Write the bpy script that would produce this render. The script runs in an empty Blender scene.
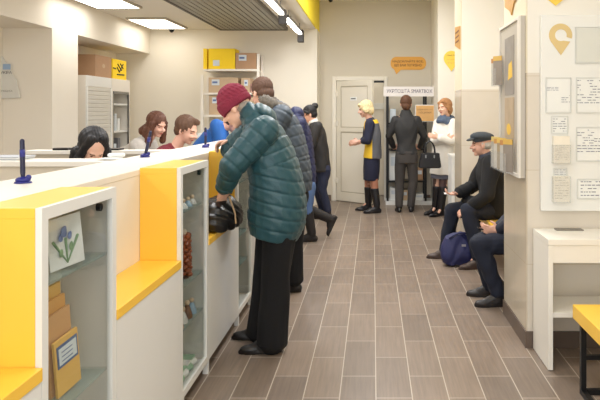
import bpy, bmesh, math, random
import numpy as np
from mathutils import Vector, Matrix
random.seed(7)
PI = math.pi
scene = bpy.context.scene
COL = scene.collection
V = Vector
EYE = 1.5; FPX = 650.0; VX = 373.0; VY = 112.0

def W(px, py, Y):
    """world point seen at photo pixel px,py at distance Y"""
    return V(((px - VX) / FPX * Y, Y, EYE - (py - VY) / FPX * Y))

# ------------------------------------------------------------------ materials
def lin(c):
    r = []
    for v in c:
        v = v / 255.0
        r.append(v / 12.92 if v <= 0.04045 else ((v + 0.055) / 1.055) ** 2.4)
    return (r[0], r[1], r[2], 1.0)

MATS = {}
def mat(name, rgb, rough=0.5, metal=0.0, var=0.04, vscale=8.0, bump=0.0, bscale=60.0, emit=None, estr=0.0,
        alpha=1.0, trans=0.0, spec=0.5, coat=0.0, stretch=None, sheen=0.0):
    if name in MATS: return MATS[name]
    m = bpy.data.materials.new(name); m.use_nodes = True
    nt = m.node_tree; b = nt.nodes['Principled BSDF']
    b.inputs['Roughness'].default_value = rough
    b.inputs['Metallic'].default_value = metal
    b.inputs['Specular IOR Level'].default_value = spec
    b.inputs['Coat Weight'].default_value = coat
    b.inputs['Sheen Weight'].default_value = sheen
    b.inputs['Transmission Weight'].default_value = trans
    b.inputs['Alpha'].default_value = alpha
    tc = nt.nodes.new('ShaderNodeTexCoord'); mp = nt.nodes.new('ShaderNodeMapping')
    if stretch: mp.inputs['Scale'].default_value = stretch
    nt.links.new(tc.outputs['Object'], mp.inputs['Vector'])
    n = nt.nodes.new('ShaderNodeTexNoise'); n.inputs['Scale'].default_value = vscale; n.inputs['Detail'].default_value = 4
    nt.links.new(mp.outputs['Vector'], n.inputs['Vector'])
    c = lin(rgb)
    mx = nt.nodes.new('ShaderNodeMix'); mx.data_type = 'RGBA'
    mx.inputs['A'].default_value = tuple(max(0, v * (1 - var)) for v in c[:3]) + (1,)
    mx.inputs['B'].default_value = tuple(min(1, v * (1 + var)) for v in c[:3]) + (1,)
    nt.links.new(n.outputs['Fac'], mx.inputs['Factor'])
    nt.links.new(mx.outputs['Result'], b.inputs['Base Color'])
    if bump > 0:
        n2 = nt.nodes.new('ShaderNodeTexNoise'); n2.inputs['Scale'].default_value = bscale; n2.inputs['Detail'].default_value = 5
        nt.links.new(mp.outputs['Vector'], n2.inputs['Vector'])
        bp = nt.nodes.new('ShaderNodeBump'); bp.inputs['Strength'].default_value = bump; bp.inputs['Distance'].default_value = 0.01
        nt.links.new(n2.outputs['Fac'], bp.inputs['Height']); nt.links.new(bp.outputs['Normal'], b.inputs['Normal'])
    if emit:
        b.inputs['Emission Color'].default_value = lin(emit); b.inputs['Emission Strength'].default_value = estr
    MATS[name] = m
    return m

def floor_mat():
    m = bpy.data.materials.new('wood_tile_floor'); m.use_nodes = True
    nt = m.node_tree; b = nt.nodes['Principled BSDF']; L = nt.links.new
    tc = nt.nodes.new('ShaderNodeTexCoord')
    mp = nt.nodes.new('ShaderNodeMapping'); mp.vector_type = 'POINT'
    # plank length runs along world Y: swap axes
    sx = nt.nodes.new('ShaderNodeSeparateXYZ'); cx = nt.nodes.new('ShaderNodeCombineXYZ')
    L(tc.outputs['Object'], sx.inputs[0])
    ax = nt.nodes.new('ShaderNodeMath'); ax.operation = 'ADD'; ax.inputs[1].default_value = FLOOR_OY
    ay = nt.nodes.new('ShaderNodeMath'); ay.operation = 'ADD'; ay.inputs[1].default_value = FLOOR_OX
    L(sx.outputs['Y'], ax.inputs[0]); L(sx.outputs['X'], ay.inputs[0])
    L(ax.outputs[0], cx.inputs['X']); L(ay.outputs[0], cx.inputs['Y'])
    br = nt.nodes.new('ShaderNodeTexBrick')
    br.offset = 0.5; br.offset_frequency = 2; br.squash = 1.0
    br.inputs['Scale'].default_value = 1.0
    br.inputs['Brick Width'].default_value = 0.5655
    br.inputs['Row Height'].default_value = 0.1914
    br.inputs['Mortar Size'].default_value = 0.0030
    br.inputs['Mortar Smooth'].default_value = 0.2
    br.inputs['Color1'].default_value = lin((139, 123, 109))
    br.inputs['Color2'].default_value = lin((125, 111, 99))
    br.inputs['Mortar'].default_value = lin((190, 180, 166))
    L(cx.outputs[0], br.inputs['Vector'])
    # grain
    ms = nt.nodes.new('ShaderNodeMapping'); ms.inputs['Scale'].default_value = (1.6, 34, 1)
    L(cx.outputs[0], ms.inputs['Vector'])
    n = nt.nodes.new('ShaderNodeTexNoise'); n.inputs['Scale'].default_value = 1.7; n.inputs['Detail'].default_value = 6; n.inputs['Roughness'].default_value = 0.65
    L(ms.outputs[0], n.inputs['Vector'])
    rp = nt.nodes.new('ShaderNodeMapRange'); rp.inputs['From Min'].default_value = .3; rp.inputs['From Max'].default_value = .7
    rp.inputs['To Min'].default_value = 0.80; rp.inputs['To Max'].default_value = 1.18
    L(n.outputs['Fac'], rp.inputs['Value'])
    n3 = nt.nodes.new('ShaderNodeTexNoise'); n3.inputs['Scale'].default_value = 2.2; n3.inputs['Detail'].default_value = 3
    L(cx.outputs[0], n3.inputs['Vector'])
    rp3 = nt.nodes.new('ShaderNodeMapRange'); rp3.inputs['From Min'].default_value = .3; rp3.inputs['From Max'].default_value = .7
    rp3.inputs['To Min'].default_value = 0.93; rp3.inputs['To Max'].default_value = 1.07
    L(n3.outputs['Fac'], rp3.inputs['Value'])
    mm = nt.nodes.new('ShaderNodeMath'); mm.operation = 'MULTIPLY'; L(rp.outputs[0], mm.inputs[0]); L(rp3.outputs[0], mm.inputs[1])
    # grout unaffected by the grain
    gm = nt.nodes.new('ShaderNodeMix'); gm.data_type = 'FLOAT'
    L(br.outputs['Fac'], gm.inputs['Factor']); L(mm.outputs[0], gm.inputs['A']); gm.inputs['B'].default_value = 1.0
    vm = nt.nodes.new('ShaderNodeVectorMath'); vm.operation = 'SCALE'
    L(br.outputs['Color'], vm.inputs[0]); L(gm.outputs['Result'], vm.inputs['Scale'])
    L(vm.outputs[0], b.inputs['Base Color'])
    rr = nt.nodes.new('ShaderNodeMapRange'); rr.inputs['To Min'].default_value = 0.30; rr.inputs['To Max'].default_value = 0.48
    L(n.outputs['Fac'], rr.inputs['Value']); L(rr.outputs[0], b.inputs['Roughness'])
    bp = nt.nodes.new('ShaderNodeBump'); bp.inputs['Strength'].default_value = 0.25; bp.inputs['Distance'].default_value = 0.004; bp.invert = True
    L(br.outputs['Fac'], bp.inputs['Height']); L(bp.outputs['Normal'], b.inputs['Normal'])
    return m
# grout line positions measured on the floor: X = 0.0156 + k*0.1914, joints every 0.5655 along Y
FLOOR_OX = -0.0156 + 0.1914 * 40
FLOOR_OY = -3.975 - 0.28275 + 0.5655 * 20

def tile_mat(name, rgb, bw, rh, rough, oz=0.0, line=(190, 176, 150), axes='XZ', upper=None, zsplit=1.73, vein=0.06):
    """wall tiled below zsplit and painted above it (upper)"""
    m = bpy.data.materials.new(name); m.use_nodes = True
    nt = m.node_tree; b = nt.nodes['Principled BSDF']; L = nt.links.new
    tc = nt.nodes.new('ShaderNodeTexCoord'); sx = nt.nodes.new('ShaderNodeSeparateXYZ'); cx = nt.nodes.new('ShaderNodeCombineXYZ')
    L(tc.outputs['Object'], sx.inputs[0])
    L(sx.outputs[axes[0]], cx.inputs['X'])
    az = nt.nodes.new('ShaderNodeMath'); az.operation = 'ADD'; az.inputs[1].default_value = oz
    L(sx.outputs['Z'], az.inputs[0]); L(az.outputs[0], cx.inputs['Y'])
    br = nt.nodes.new('ShaderNodeTexBrick'); br.offset = 0.0
    br.inputs['Scale'].default_value = 1; br.inputs['Brick Width'].default_value = bw; br.inputs['Row Height'].default_value = rh
    br.inputs['Mortar Size'].default_value = 0.0015; br.inputs['Mortar Smooth'].default_value = .1
    c = lin(rgb)
    br.inputs['Color1'].default_value = c; br.inputs['Color2'].default_value = tuple(v * .96 for v in c[:3]) + (1,)
    br.inputs['Mortar'].default_value = lin(line)
    L(cx.outputs[0], br.inputs['Vector'])
    n = nt.nodes.new('ShaderNodeTexNoise'); n.inputs['Scale'].default_value = 2.5; n.inputs['Detail'].default_value = 6; n.inputs['Distortion'].default_value = 1.2
    L(tc.outputs['Object'], n.inputs['Vector'])
    rp = nt.nodes.new('ShaderNodeMapRange'); rp.inputs['To Min'].default_value = 1 - vein; rp.inputs['To Max'].default_value = 1 + vein
    L(n.outputs['Fac'], rp.inputs['Value'])
    vm = nt.nodes.new('ShaderNodeVectorMath'); vm.operation = 'SCALE'
    L(br.outputs['Color'], vm.inputs[0]); L(rp.outputs[0], vm.inputs['Scale'])
    if upper:
        gt = nt.nodes.new('ShaderNodeMath'); gt.operation = 'GREATER_THAN'; gt.inputs[1].default_value = zsplit
        L(sx.outputs['Z'], gt.inputs[0])
        mx = nt.nodes.new('ShaderNodeMix'); mx.data_type = 'RGBA'
        L(gt.outputs[0], mx.inputs['Factor']); L(vm.outputs[0], mx.inputs['A']); mx.inputs['B'].default_value = lin(upper)
        L(mx.outputs['Result'], b.inputs['Base Color'])
        mr = nt.nodes.new('ShaderNodeMix'); mr.data_type = 'FLOAT'; L(gt.outputs[0], mr.inputs['Factor'])
        mr.inputs['A'].default_value = rough; mr.inputs['B'].default_value = 0.75; L(mr.outputs['Result'], b.inputs['Roughness'])
    else:
        L(vm.outputs[0], b.inputs['Base Color']); b.inputs['Roughness'].default_value = rough
    return m

def glass_mat():
    m = bpy.data.materials.new('cabinet_glass'); m.use_nodes = True
    nt = m.node_tree; L = nt.links.new
    for n in list(nt.nodes): nt.nodes.remove(n)
    out = nt.nodes.new('ShaderNodeOutputMaterial')
    t = nt.nodes.new('ShaderNodeBsdfTransparent'); t.inputs['Color'].default_value = (0.965, 0.98, 0.98, 1)
    g = nt.nodes.new('ShaderNodeBsdfGlossy'); g.inputs['Roughness'].default_value = 0.03
    lw = nt.nodes.new('ShaderNodeLayerWeight'); lw.inputs['Blend'].default_value = .5
    pw = nt.nodes.new('ShaderNodeMath'); pw.operation = 'POWER'; pw.inputs[1].default_value = 4.0; L(lw.outputs['Facing'], pw.inputs[0])
    f = nt.nodes.new('ShaderNodeMapRange'); f.inputs['To Min'].default_value = .025; f.inputs['To Max'].default_value = .5; L(pw.outputs[0], f.inputs['Value'])
    mx = nt.nodes.new('ShaderNodeMixShader')
    L(f.outputs[0], mx.inputs[0]); L(t.outputs[0], mx.inputs[1]); L(g.outputs[0], mx.inputs[2]); L(mx.outputs[0], out.inputs['Surface'])
    return m

WHITE = mat('white_laminate', (230, 231, 229), .35, var=.01)
CREAM = mat('cream_laminate', (232, 227, 217), .4, var=.015)
YELLOW = mat('yellow_laminate', (250, 201, 72), .35, var=.02)
YFASC = mat('yellow_paint', (244, 220, 44), .6, var=.02)
WALL = mat('cream_wall_paint', (232, 225, 211), .8, var=.015, vscale=2, bump=.05, bscale=120)
WALLW = mat('pale_wall_paint', (230, 224, 209), .8, var=.015, vscale=2, bump=.05, bscale=120)
WALLB = mat('beige_wall_paint', (206, 199, 183), .8, var=.015, vscale=2, bump=.05, bscale=120)
CEIL = mat('ceiling_paint', (238, 233, 221), .85, var=.01)
DARKBASE = mat('brown_baseboard', (98, 84, 74), .45, var=.08)
BLACKM = mat('black_metal', (24, 24, 26), .4, metal=.3, var=.05)
GREYM = mat('grey_metal', (110, 106, 100), .45, metal=.5, var=.05)
STEEL = mat('steel', (150, 150, 150), .3, metal=1.0, var=.03)
DOORW = mat('door_white', (226, 221, 208), .45, var=.015)
DARK = mat('dark_plinth', (60, 54, 50), .6)
SHGLASS = mat('shelf_glass', (150, 182, 178), .1, alpha=.30, var=.02)
GLASS = glass_mat()
KRAFT = mat('brown_cardboard', (176, 140, 108), .75, var=.06, vscale=20, bump=.1)
KRAFTL = mat('light_cardboard', (190, 165, 135), .75, var=.06, vscale=20, bump=.1)
YBOX = mat('yellow_cardboard', (244, 208, 20), .6, var=.04)
PAPER = mat('white_paper', (232, 234, 232), .6, var=.02)
TAPE = mat('label_blue_white', (205, 214, 222), .5, var=.05, vscale=60)
INK = mat('dark_print', (58, 56, 66), .6)
INKB = mat('blue_print', (92, 112, 158), .6)
PURPLE = mat('purple_print', (66, 52, 84), .6)
BROWNINK = mat('brown_print', (110, 62, 36), .6)
GOLD = mat('ochre_sign', (220, 162, 66), .55, var=.03)
GOLDD = mat('brown_ochre_sign', (196, 150, 84), .55, var=.06, vscale=20)
YSIGN = mat('yellow_sign', (240, 205, 82), .55, var=.03)
ORSIGN = mat('orange_poster', (218, 172, 110), .55, var=.1, vscale=20)
BLUEPEN = mat('blue_plastic', (34, 38, 120), .35, var=.05)
SKIN = mat('skin', (216, 168, 147), .5, var=.06, vscale=30, bump=.03, bscale=200)
SKINP = mat('pale_skin', (232, 186, 162), .5, var=.05, vscale=30)
LIPS = mat('lips', (176, 92, 86), .4)
EYEM = mat('eyes', (52, 40, 36), .25)
BROW = mat('brows', (86, 62, 46), .8)

# ------------------------------------------------------------------ things
def tag(o, label=None, cat=None, group=None, kind=None):
    if label: o['label'] = label
    if cat: o['category'] = cat
    if group: o['group'] = group
    if kind: o['kind'] = kind
    return o
def empty(name, loc=(0, 0, 0), label=None, cat=None, group=None, rz=0.0):
    o = bpy.data.objects.new(name, None); COL.objects.link(o); o.location = loc
    o.rotation_euler = (0, 0, rz); o.empty_display_size = .1
    return tag(o, label, cat, group)
def copy_tree(o, parent=None):
    c = o.copy(); COL.objects.link(c)
    if parent is not None: c.parent = parent
    for ch in [x for x in bpy.data.objects if x.parent == o]: copy_tree(ch, c)
    return c
def origin_of(parent):
    v = V((0, 0, 0)); p = parent
    while p is not None:
        v += V(p.location); p = p.parent
    return v

class MB:
    """collects shapes given in world coordinates"""
    def __init__(s): s.v = []; s.f = []; s.mi = []; s.cur = 0
    def add(s, vs, fs):
        n = len(s.v); s.v += [tuple(v) for v in vs]
        for f in fs: s.f.append([i + n for i in f]); s.mi.append(s.cur)
        return s
    def box(s, x0, x1, y0, y1, z0, z1, M=None):
        vs = [V((x, y, z)) for x in (x0, x1) for y in (y0, y1) for z in (z0, z1)]
        if M is not None: vs = [M @ v for v in vs]
        return s.add(vs, [(0, 1, 3, 2), (4, 6, 7, 5), (0, 4, 5, 1), (2, 3, 7, 6), (0, 2, 6, 4), (1, 5, 7, 3)])
    def cyl(s, p0, p1, r0, r1=None, n=16):
        return s.cap(p0, p1, r0, r0 if r1 is None else r1, n, 0)
    def cap(s, p0, p1, r0, r1, n=14, k=4):
        p0 = V(p0); p1 = V(p1); d = (p1 - p0)
        if d.length < 1e-6: d = V((0, 0, 1e-4)); p1 = p0 + d
        z = d.normalized(); a = z.orthogonal().normalized(); b = z.cross(a)
        prof = []
        for i in range(k): t = (i + .0) / k * PI / 2; prof.append((p0 - z * r0 * math.cos(t) , r0 * math.sin(t) if i else r0 * .02))
        prof += [(p0, r0), (p1, r1)]
        for i in range(k): t = (i + 1) / k * PI / 2; prof.append((p1 + z * r1 * math.sin(t), r1 * math.cos(t) if i < k - 1 else r1 * .02))
        return s.rings([[c + (a * math.cos(2 * PI * j / n) + b * math.sin(2 * PI * j / n)) * r for j in range(n)] for c, r in prof])
    def rings(s, rs):
        n = len(rs[0]); vs = [v for r in rs for v in r]; fs = []
        for i in range(len(rs) - 1):
            for j in range(n):
                k = (j + 1) % n
                fs.append((i * n + j, i * n + k, (i + 1) * n + k, (i + 1) * n + j))
        fs.append(tuple(reversed(range(n)))); fs.append(tuple(range((len(rs) - 1) * n, len(rs) * n)))
        return s.add(vs, fs)
    def ell(s, c, r, M=None, n=18, k=10):
        c = V(c); rs = []
        for i in range(k + 1):
            t = PI * i / k; sr = max(math.sin(t), .01)
            ring = []
            for j in range(n):
                p = V((r[0] * sr * math.cos(2 * PI * j / n), r[1] * sr * math.sin(2 * PI * j / n), -r[2] * math.cos(t)))
                if M is not None: p = M @ p
                ring.append(c + p)
            rs.append(ring)
        return s.rings(rs)
    def loft(s, spec, side=(0, 1, 0), n=24, sub=4, pw=2.3):
        """spec: (centre, forward radius, side radius); smooth closed tube"""
        C = [V(q[0]) for q in spec]; A = [q[1] for q in spec]; B = [q[2] for q in spec]
        out = []
        def cr(P, i, t):
            g = lambda k: P[max(0, min(len(P) - 1, k))]
            p0, p1, p2, p3 = g(i - 1), g(i), g(i + 1), g(i + 2)
            return ((p1 * 2) + (p2 - p0) * t + (p0 * 2 - p1 * 5 + p2 * 4 - p3) * t * t + (p1 * 3 - p0 - p2 * 3 + p3) * t ** 3) * .5
        for i in range(len(C) - 1):
            for q in range(sub): t = q / sub; out.append((cr(C, i, t), cr(A, i, t), cr(B, i, t)))
        out.append((C[-1], A[-1], B[-1]))
        rs = []; sd = V(side).normalized()
        for i, (c, a, b) in enumerate(out):
            T = (out[min(i + 1, len(out) - 1)][0] - out[max(i - 1, 0)][0]).normalized()
            s2 = (sd - T * sd.dot(T)).normalized(); f = s2.cross(T).normalized()
            ring = []
            for j in range(n):
                th = 2 * PI * j / n; cx = math.cos(th); sy = math.sin(th)
                ring.append(c + f * a * math.copysign(abs(cx) ** (2 / pw), cx) + s2 * b * math.copysign(abs(sy) ** (2 / pw), sy))
            rs.append(ring)
        return s.rings(rs)
    def prism(s, pts, d):
        """pts world polygon, d extrusion vector"""
        n = len(pts); d = V(d); vs = [V(p) for p in pts] + [V(p) + d for p in pts]
        fs = [tuple(range(n)), tuple(reversed(range(n, 2 * n)))] + [(i, i + n, (i + 1) % n + n, (i + 1) % n) for i in range(n)]
        return s.add(vs, fs)
    def build(s, name, m, parent=None, smooth=False, bevel=0.0, at=None):
        org = origin_of(parent) if parent is not None else (V(at) if at is not None else V((0, 0, 0)))
        me = bpy.data.meshes.new(name)
        me.from_pydata([tuple(V(v) - org) for v in s.v], [], s.f)
        ms = m if isinstance(m, (list, tuple)) else [m]
        for q in ms: me.materials.append(q)
        if len(ms) > 1: me.polygons.foreach_set('material_index', s.mi)
        bm = bmesh.new(); bm.from_mesh(me); bmesh.ops.recalc_face_normals(bm, faces=bm.faces); bm.to_mesh(me); bm.free()
        if smooth: me.polygons.foreach_set('use_smooth', [True] * len(me.polygons))
        o = bpy.data.objects.new(name, me); COL.objects.link(o)
        if parent is not None: o.parent = parent
        elif at is not None: o.location = at
        if bevel > 0:
            bv = o.modifiers.new('bevel', 'BEVEL'); bv.width = bevel; bv.segments = 2; bv.limit_method = 'ANGLE'
            bv.harden_normals = False
        return o

def bx(name, x0, x1, y0, y1, z0, z1, m, parent=None, bevel=0.0, at=None, M=None):
    return MB().box(x0, x1, y0, y1, z0, z1, M).build(name, m, parent, bevel=bevel, at=at)
def struct(o): o['kind'] = 'structure'; return o

def textmesh(name, s, h, centre, mdir, m, parent, width=None, bold=0.0):
    """flat lettering; mdir: 'front' reads from -Y, 'left' reads from -X, 'right' from +X"""
    cu = bpy.data.curves.new('t', 'FONT'); cu.body = s; cu.size = 1.0; cu.align_x = 'CENTER'; cu.align_y = 'CENTER'
    cu.resolution_u = 2; cu.offset = bold
    t = bpy.data.objects.new('t', cu); COL.objects.link(t)
    dg = bpy.context.evaluated_depsgraph_get(); me = bpy.data.meshes.new_from_object(t.evaluated_get(dg))
    bpy.data.objects.remove(t)
    co = np.empty(len(me.vertices) * 3); me.vertices.foreach_get('co', co); co = co.reshape(-1, 3)
    w = np.ptp(co[:, 0]) or 1; hh = np.ptp(co[:, 1]) or 1
    co[:, 0] -= (co[:, 0].max() + co[:, 0].min()) / 2; co[:, 1] -= (co[:, 1].max() + co[:, 1].min()) / 2
    sy = h / hh; sx = (width / w) if width else sy
    nw = np.zeros_like(co); u = co[:, 0] * sx; v = co[:, 1] * sy
    if mdir == 'front': nw[:, 0] = u
    elif mdir == 'left': nw[:, 1] = -u
    else: nw[:, 1] = u
    nw[:, 2] = v
    c = V(centre) - origin_of(parent)
    nw += np.array(c)
    me.vertices.foreach_set('co', nw.ravel()); me.materials.clear(); me.materials.append(m)
    o = bpy.data.objects.new(name, me); COL.objects.link(o); o.parent = parent
    return o
def scribble(mb, x0, x1, z0, z1, y, rows, dens=.8, h=.35, seed=0, xdir=True):
    """rows of short dark dashes like print, on a plane facing -Y"""
    rnd = random.Random(seed); dz = (z1 - z0) / rows
    for r in range(rows):
        zc = z1 - (r + .5) * dz; x = x0
        while x < x1:
            w = rnd.uniform(.008, .03)
            if rnd.random() < dens: mb.box(x, min(x + w, x1), y - .0008, y, zc - dz * h / 2, zc + dz * h / 2)
            x += w + rnd.uniform(.004, .008)
    return mb

# ------------------------------------------------------------------ soft bodies (people, cloth)
def blob(name, mb, m, parent, voxel=.008, smooth=4, post=None, sub=False):
    me = bpy.data.meshes.new('tmp'); org = origin_of(parent) if parent is not None else V((0, 0, 0))
    me.from_pydata([tuple(V(v) - org) for v in mb.v], [], mb.f)
    bm = bmesh.new(); bm.from_mesh(me); bmesh.ops.recalc_face_normals(bm, faces=bm.faces); bm.to_mesh(me); bm.free()
    t = bpy.data.objects.new('tmp', me); COL.objects.link(t)
    r = t.modifiers.new('r', 'REMESH'); r.mode = 'VOXEL'; r.voxel_size = voxel; r.adaptivity = 0.0
    if smooth:
        sm = t.modifiers.new('s', 'SMOOTH'); sm.factor = .5; sm.iterations = smooth
    dg = bpy.context.evaluated_depsgraph_get()
    nm = bpy.data.meshes.new_from_object(t.evaluated_get(dg)); nm.name = name
    bpy.data.objects.remove(t); bpy.data.meshes.remove(me)
    nm.materials.clear()
    for q in (m if isinstance(m, (list, tuple)) else [m]): nm.materials.append(q)
    nm.polygons.foreach_set('use_smooth', [True] * len(nm.polygons))
    o = bpy.data.objects.new(name, nm); COL.objects.link(o)
    if parent is not None: o.parent = parent
    if post: post(nm, org)
    return o

def vcoords(me):
    co = np.empty(len(me.vertices) * 3, dtype=np.float64); me.vertices.foreach_get('co', co)
    no = np.empty(len(me.vertices) * 3, dtype=np.float64); me.vertices.foreach_get('normal', no)
    return co.reshape(-1, 3), no.reshape(-1, 3)
def quilt(segs, period, amp, fold=.004):
    """segs: (p0, p1, radius) in world coords; horizontal baffles across each of them"""
    def post(me, org):
        co, no = vcoords(me); P = co + np.array(org)
        best = np.full(len(P), 1e9); ph = np.zeros(len(P)); acc = 0
        for p0, p1, r in segs:
            a = np.array(p0); b = np.array(p1); d = b - a; L = np.linalg.norm(d); d = d / L
            t = (P - a) @ d; tc = np.clip(t, 0, L)
            dist = np.linalg.norm(P - (a + tc[:, None] * d), axis=1) / r
            w = dist < best; best[w] = dist[w]; ph[w] = (acc + t)[w] / period; acc += L
        ds = np.abs(ph - np.round(ph)) * period
        f = -np.exp(-(ds / .0080) ** 2) + .0 * np.abs(np.sin(PI * ph))
        wr = np.sin(P[:, 0] * 61 + P[:, 2] * 43) * np.sin(P[:, 1] * 57 + P[:, 2] * 37) * fold
        co = co + no * (f * amp + wr)[:, None]
        me.vertices.foreach_set('co', co.ravel()); me.update()
    return post
def folds(amp=.006, f=26, vert=1.0):
    def post(me, org):
        co, no = vcoords(me); P = co + np.array(org)
        w = (np.sin(P[:, 0] * f + 3 * np.sin(P[:, 2] * f * .35)) * .5 + np.sin(P[:, 1] * f * 1.2 + 2.1 * np.sin(P[:, 2] * f * .28 + 1)) * .5
             + .6 * np.sin(P[:, 2] * f * 1.1 * vert + 4 * np.sin(P[:, 0] * f * .6 + P[:, 1] * f * .5)))
        co = co + no * (w * amp)[:, None]
        me.vertices.foreach_set('co', co.ravel()); me.update()
    return post

def headmat(fwd, pitch=0.0, roll=0.0):
    """columns: forward, left, up; pitch > 0 looks down"""
    f = V((fwd[0], fwd[1], 0)).normalized(); up = V((0, 0, 1)); l = up.cross(f)
    f2 = f * math.cos(pitch) - up * math.sin(pitch); u2 = f2.cross(l) * 1.0
    u2 = up * math.cos(pitch) + f * math.sin(pitch)
    l2 = l * math.cos(roll) + u2 * math.sin(roll); u3 = u2 * math.cos(roll) - l * math.sin(roll)
    return Matrix((f2, l2, u3)).transposed()

def head_shapes(mb, c, M, s=1.0):
    P = lambda x, y, z: c + M @ V((x, y, z)) * s
    e = lambda p, r: mb.ell(P(*p), tuple(q * s for q in r), M)
    e((-.014, 0, .034), (.096, .077, .088)); e((.022, 0, -.028), (.066, .060, .082))
    e((.012, 0, -.062), (.055, .052, .042)); e((.060, 0, -.092), (.024, .027, .019))
    e((.072, 0, .024), (.020, .048, .016)); e((.078, .03, -.03), (.02, .02, .016)); e((.078, -.03, -.03), (.02, .02, .016))
    mb.cap(P(.088, 0, .008), P(.110, 0, -.026), .008 * s, .0125 * s); e((.094, .012, -.028), (.012, .009, .009)); e((.094, -.012, -.028), (.012, .009, .009))
    e((.083, 0, -.058), (.014, .024, .012))
    for q in (-1, 1): e((-.006, q * .078, -.012), (.019, .009, .032))
EYEH = .0036
def paint_face(me, org, c, M, s=1.0, glasses=False):
    n = len(me.polygons); ce = np.empty(n * 3); me.polygons.foreach_get('center', ce); ce = ce.reshape(-1, 3) + np.array(org)
    L = (ce - np.array(c)) @ np.array(M) / s
    mi = np.zeros(n, dtype=np.int32)
    for q in (-1, 1):
        e = (((L[:, 0] - .085) / .03) ** 2 + ((L[:, 1] - q * .031) / .0115) ** 2 + ((L[:, 2] - .000) / EYEH) ** 2) < 1; mi[e] = 2
        b = (((L[:, 0] - .085) / .035) ** 2 + ((L[:, 1] - q * .032) / .020) ** 2 + ((L[:, 2] - .021) / .005) ** 2) < 1; mi[b] = 3
    l = (((L[:, 0] - .095) / .025) ** 2 + (L[:, 1] / .022) ** 2 + ((L[:, 2] + .059) / .0085) ** 2) < 1; mi[l] = 1
    me.polygons.foreach_set('material_index', mi)

def hand(mb, w, d, nrm, hand_side, curl=.5, s=1.0):
    """w wrist, d pointing to fingertips, nrm out of the palm, hand_side: direction of the thumb"""
    w = V(w); d = V(d).normalized(); n = V(nrm); n = (n - d * n.dot(d)).normalized(); t = V(hand_side); t = (t - d * t.dot(d) - n * t.dot(n)).normalized()
    M = Matrix((d, t, n)).transposed()
    mb.ell(w + d * .048 * s, (.052 * s, .040 * s, .0155 * s), M); mb.cap(w - d * .01, w + d * .03 * s, .026 * s, .022 * s)
    for off, ln in ((.030, .072), (.010, .082), (-.011, .076), (-.030, .060)):
        p = w + d * .085 * s + t * off * s; a = .15; dd = d
        for k, fr in enumerate((.46, .30, .24)):
            a += curl * (.9 if k else .6); dd = d * math.cos(a) + n * math.sin(a)
            q = p + dd * ln * fr * s; mb.cap(p, q, (.0092 - .0008 * k) * s, (.0086 - .0008 * k) * s, 10, 3); p = q
    p = w + d * .022 * s + t * .030 * s; q = p + (d * .55 + t * .65 + n * .35).normalized() * .036 * s
    r = q + (d * .8 + t * .15 + n * .45).normalized() * .032 * s
    mb.cap(w + d * .015 * s, p, .015 * s, .0135 * s, 10, 3); mb.cap(p, q, .0125 * s, .0105 * s, 10, 3); mb.cap(q, r, .010 * s, .0085 * s, 10, 3)

def shoe(mb, an, toe, up=.09, ln=.20, w=.045, sole=True):
    """an ankle joint, toe: unit direction of the foot"""
    an = V(an); t = V(toe).normalized(); side = V((0, 0, 1)).cross(t)
    if side.length < .1: side = V((0, 1, 0))
    side.normalize(); u = t.cross(side)
    if u.z < 0: u = -u
    b = an - u * up
    mb.cap(b + t * -.035 + u * .036, b + t * .02 + u * .040, .034, .038)
    mb.cap(b + t * .02 + u * .040, b + t * ln * .62 + u * .030, .040, .030)
    mb.cap(b + t * .0 + u * .075, b + t * ln * .45 + u * .042, .042, .034)
    M = Matrix((t, side, u)).transposed()
    mb.ell(b + t * (ln * .66) + u * .026, (.068, .042, .026), M)
    mb.cap(an + u * -.03, an + u * .02, .045, .048)
    pts = []
    for j in range(20):
        a = 2 * PI * j / 20; x = .5 * (math.cos(a)) ; y = math.sin(a)
        X = (-.065 + (ln + .01 + .065 - .0) * (x + .5)); Y = .036 * y * (1.12 if X > .08 else .9)
        pts.append(b + t * X + side * Y)
    mb.prism(pts, u * .018)
    return mb

def person(name, base, label, J, fwd, skin=None, hp=(0.0, 0.0), hfwd=None, voxel=.007, hands=None, s=1.0, cat='person', headscale=1.0, barefoot=False):
    """J: joints in world coords. One continuous body; clothes follow as children."""
    root = empty(name, base, label, cat)
    f = V((fwd[0], fwd[1], 0)).normalized(); side = V((0, 0, 1)).cross(f)
    M = headmat(hfwd or fwd, hp[0], hp[1])
    mb = MB()
    mb.loft([(J['pel'] - V((0, 0, .06)), .09, .13), (J['pel'], .105, .15), (J['waist'], .085, .12), (J['chest'], .10, .145), (J['neck'] - (J['neck'] - J['chest']) * .3, .08, .13), (J['neck'], .05, .055)], side)
    mb.cap(J['neck'] - (J['neck'] - J['chest']) * .1, J['head'] + M @ V((-.02, 0, -.05)), .054, .050)
    head_shapes(mb, J['head'], M, headscale)
    for q in 'LR':
        mb.cap(J['sh' + q], J['el' + q], .050 * s, .040 * s); mb.cap(J['el' + q], J['wr' + q], .040 * s, .026 * s)
        mb.cap(J['neck'] - (J['neck'] - J['chest']) * .3, J['sh' + q], .05, .05)
        mb.cap(J['hip' + q], J['kn' + q], .078 * s, .052 * s); mb.cap(J['kn' + q], J['an' + q], .054 * s, .034 * s)
        t = J.get('toe' + q, f); b = J['an' + q] - V((0, 0, .05)); mb.cap(J['an' + q], J['an' + q] + V(t) * .07 - V((0, 0, .045)), .030, .018)
        if hands and q in hands:
            h = hands[q]; hand(mb, J['wr' + q], h[0], h[1], h[2], h[3] if len(h) > 3 else .5)
    hm = J['head'].copy()
    body = blob('body', mb, [skin or SKIN, LIPS, EYEM, BROW], root, voxel, 2, post=lambda me, org: paint_face(me, org, hm, M, headscale))
    root_info = dict(root=root, M=M, side=side, f=f, J=J)
    return root_info
def HP(p, x, y, z):
    return p['J']['head'] + p['M'] @ V((x, y, z))
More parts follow.
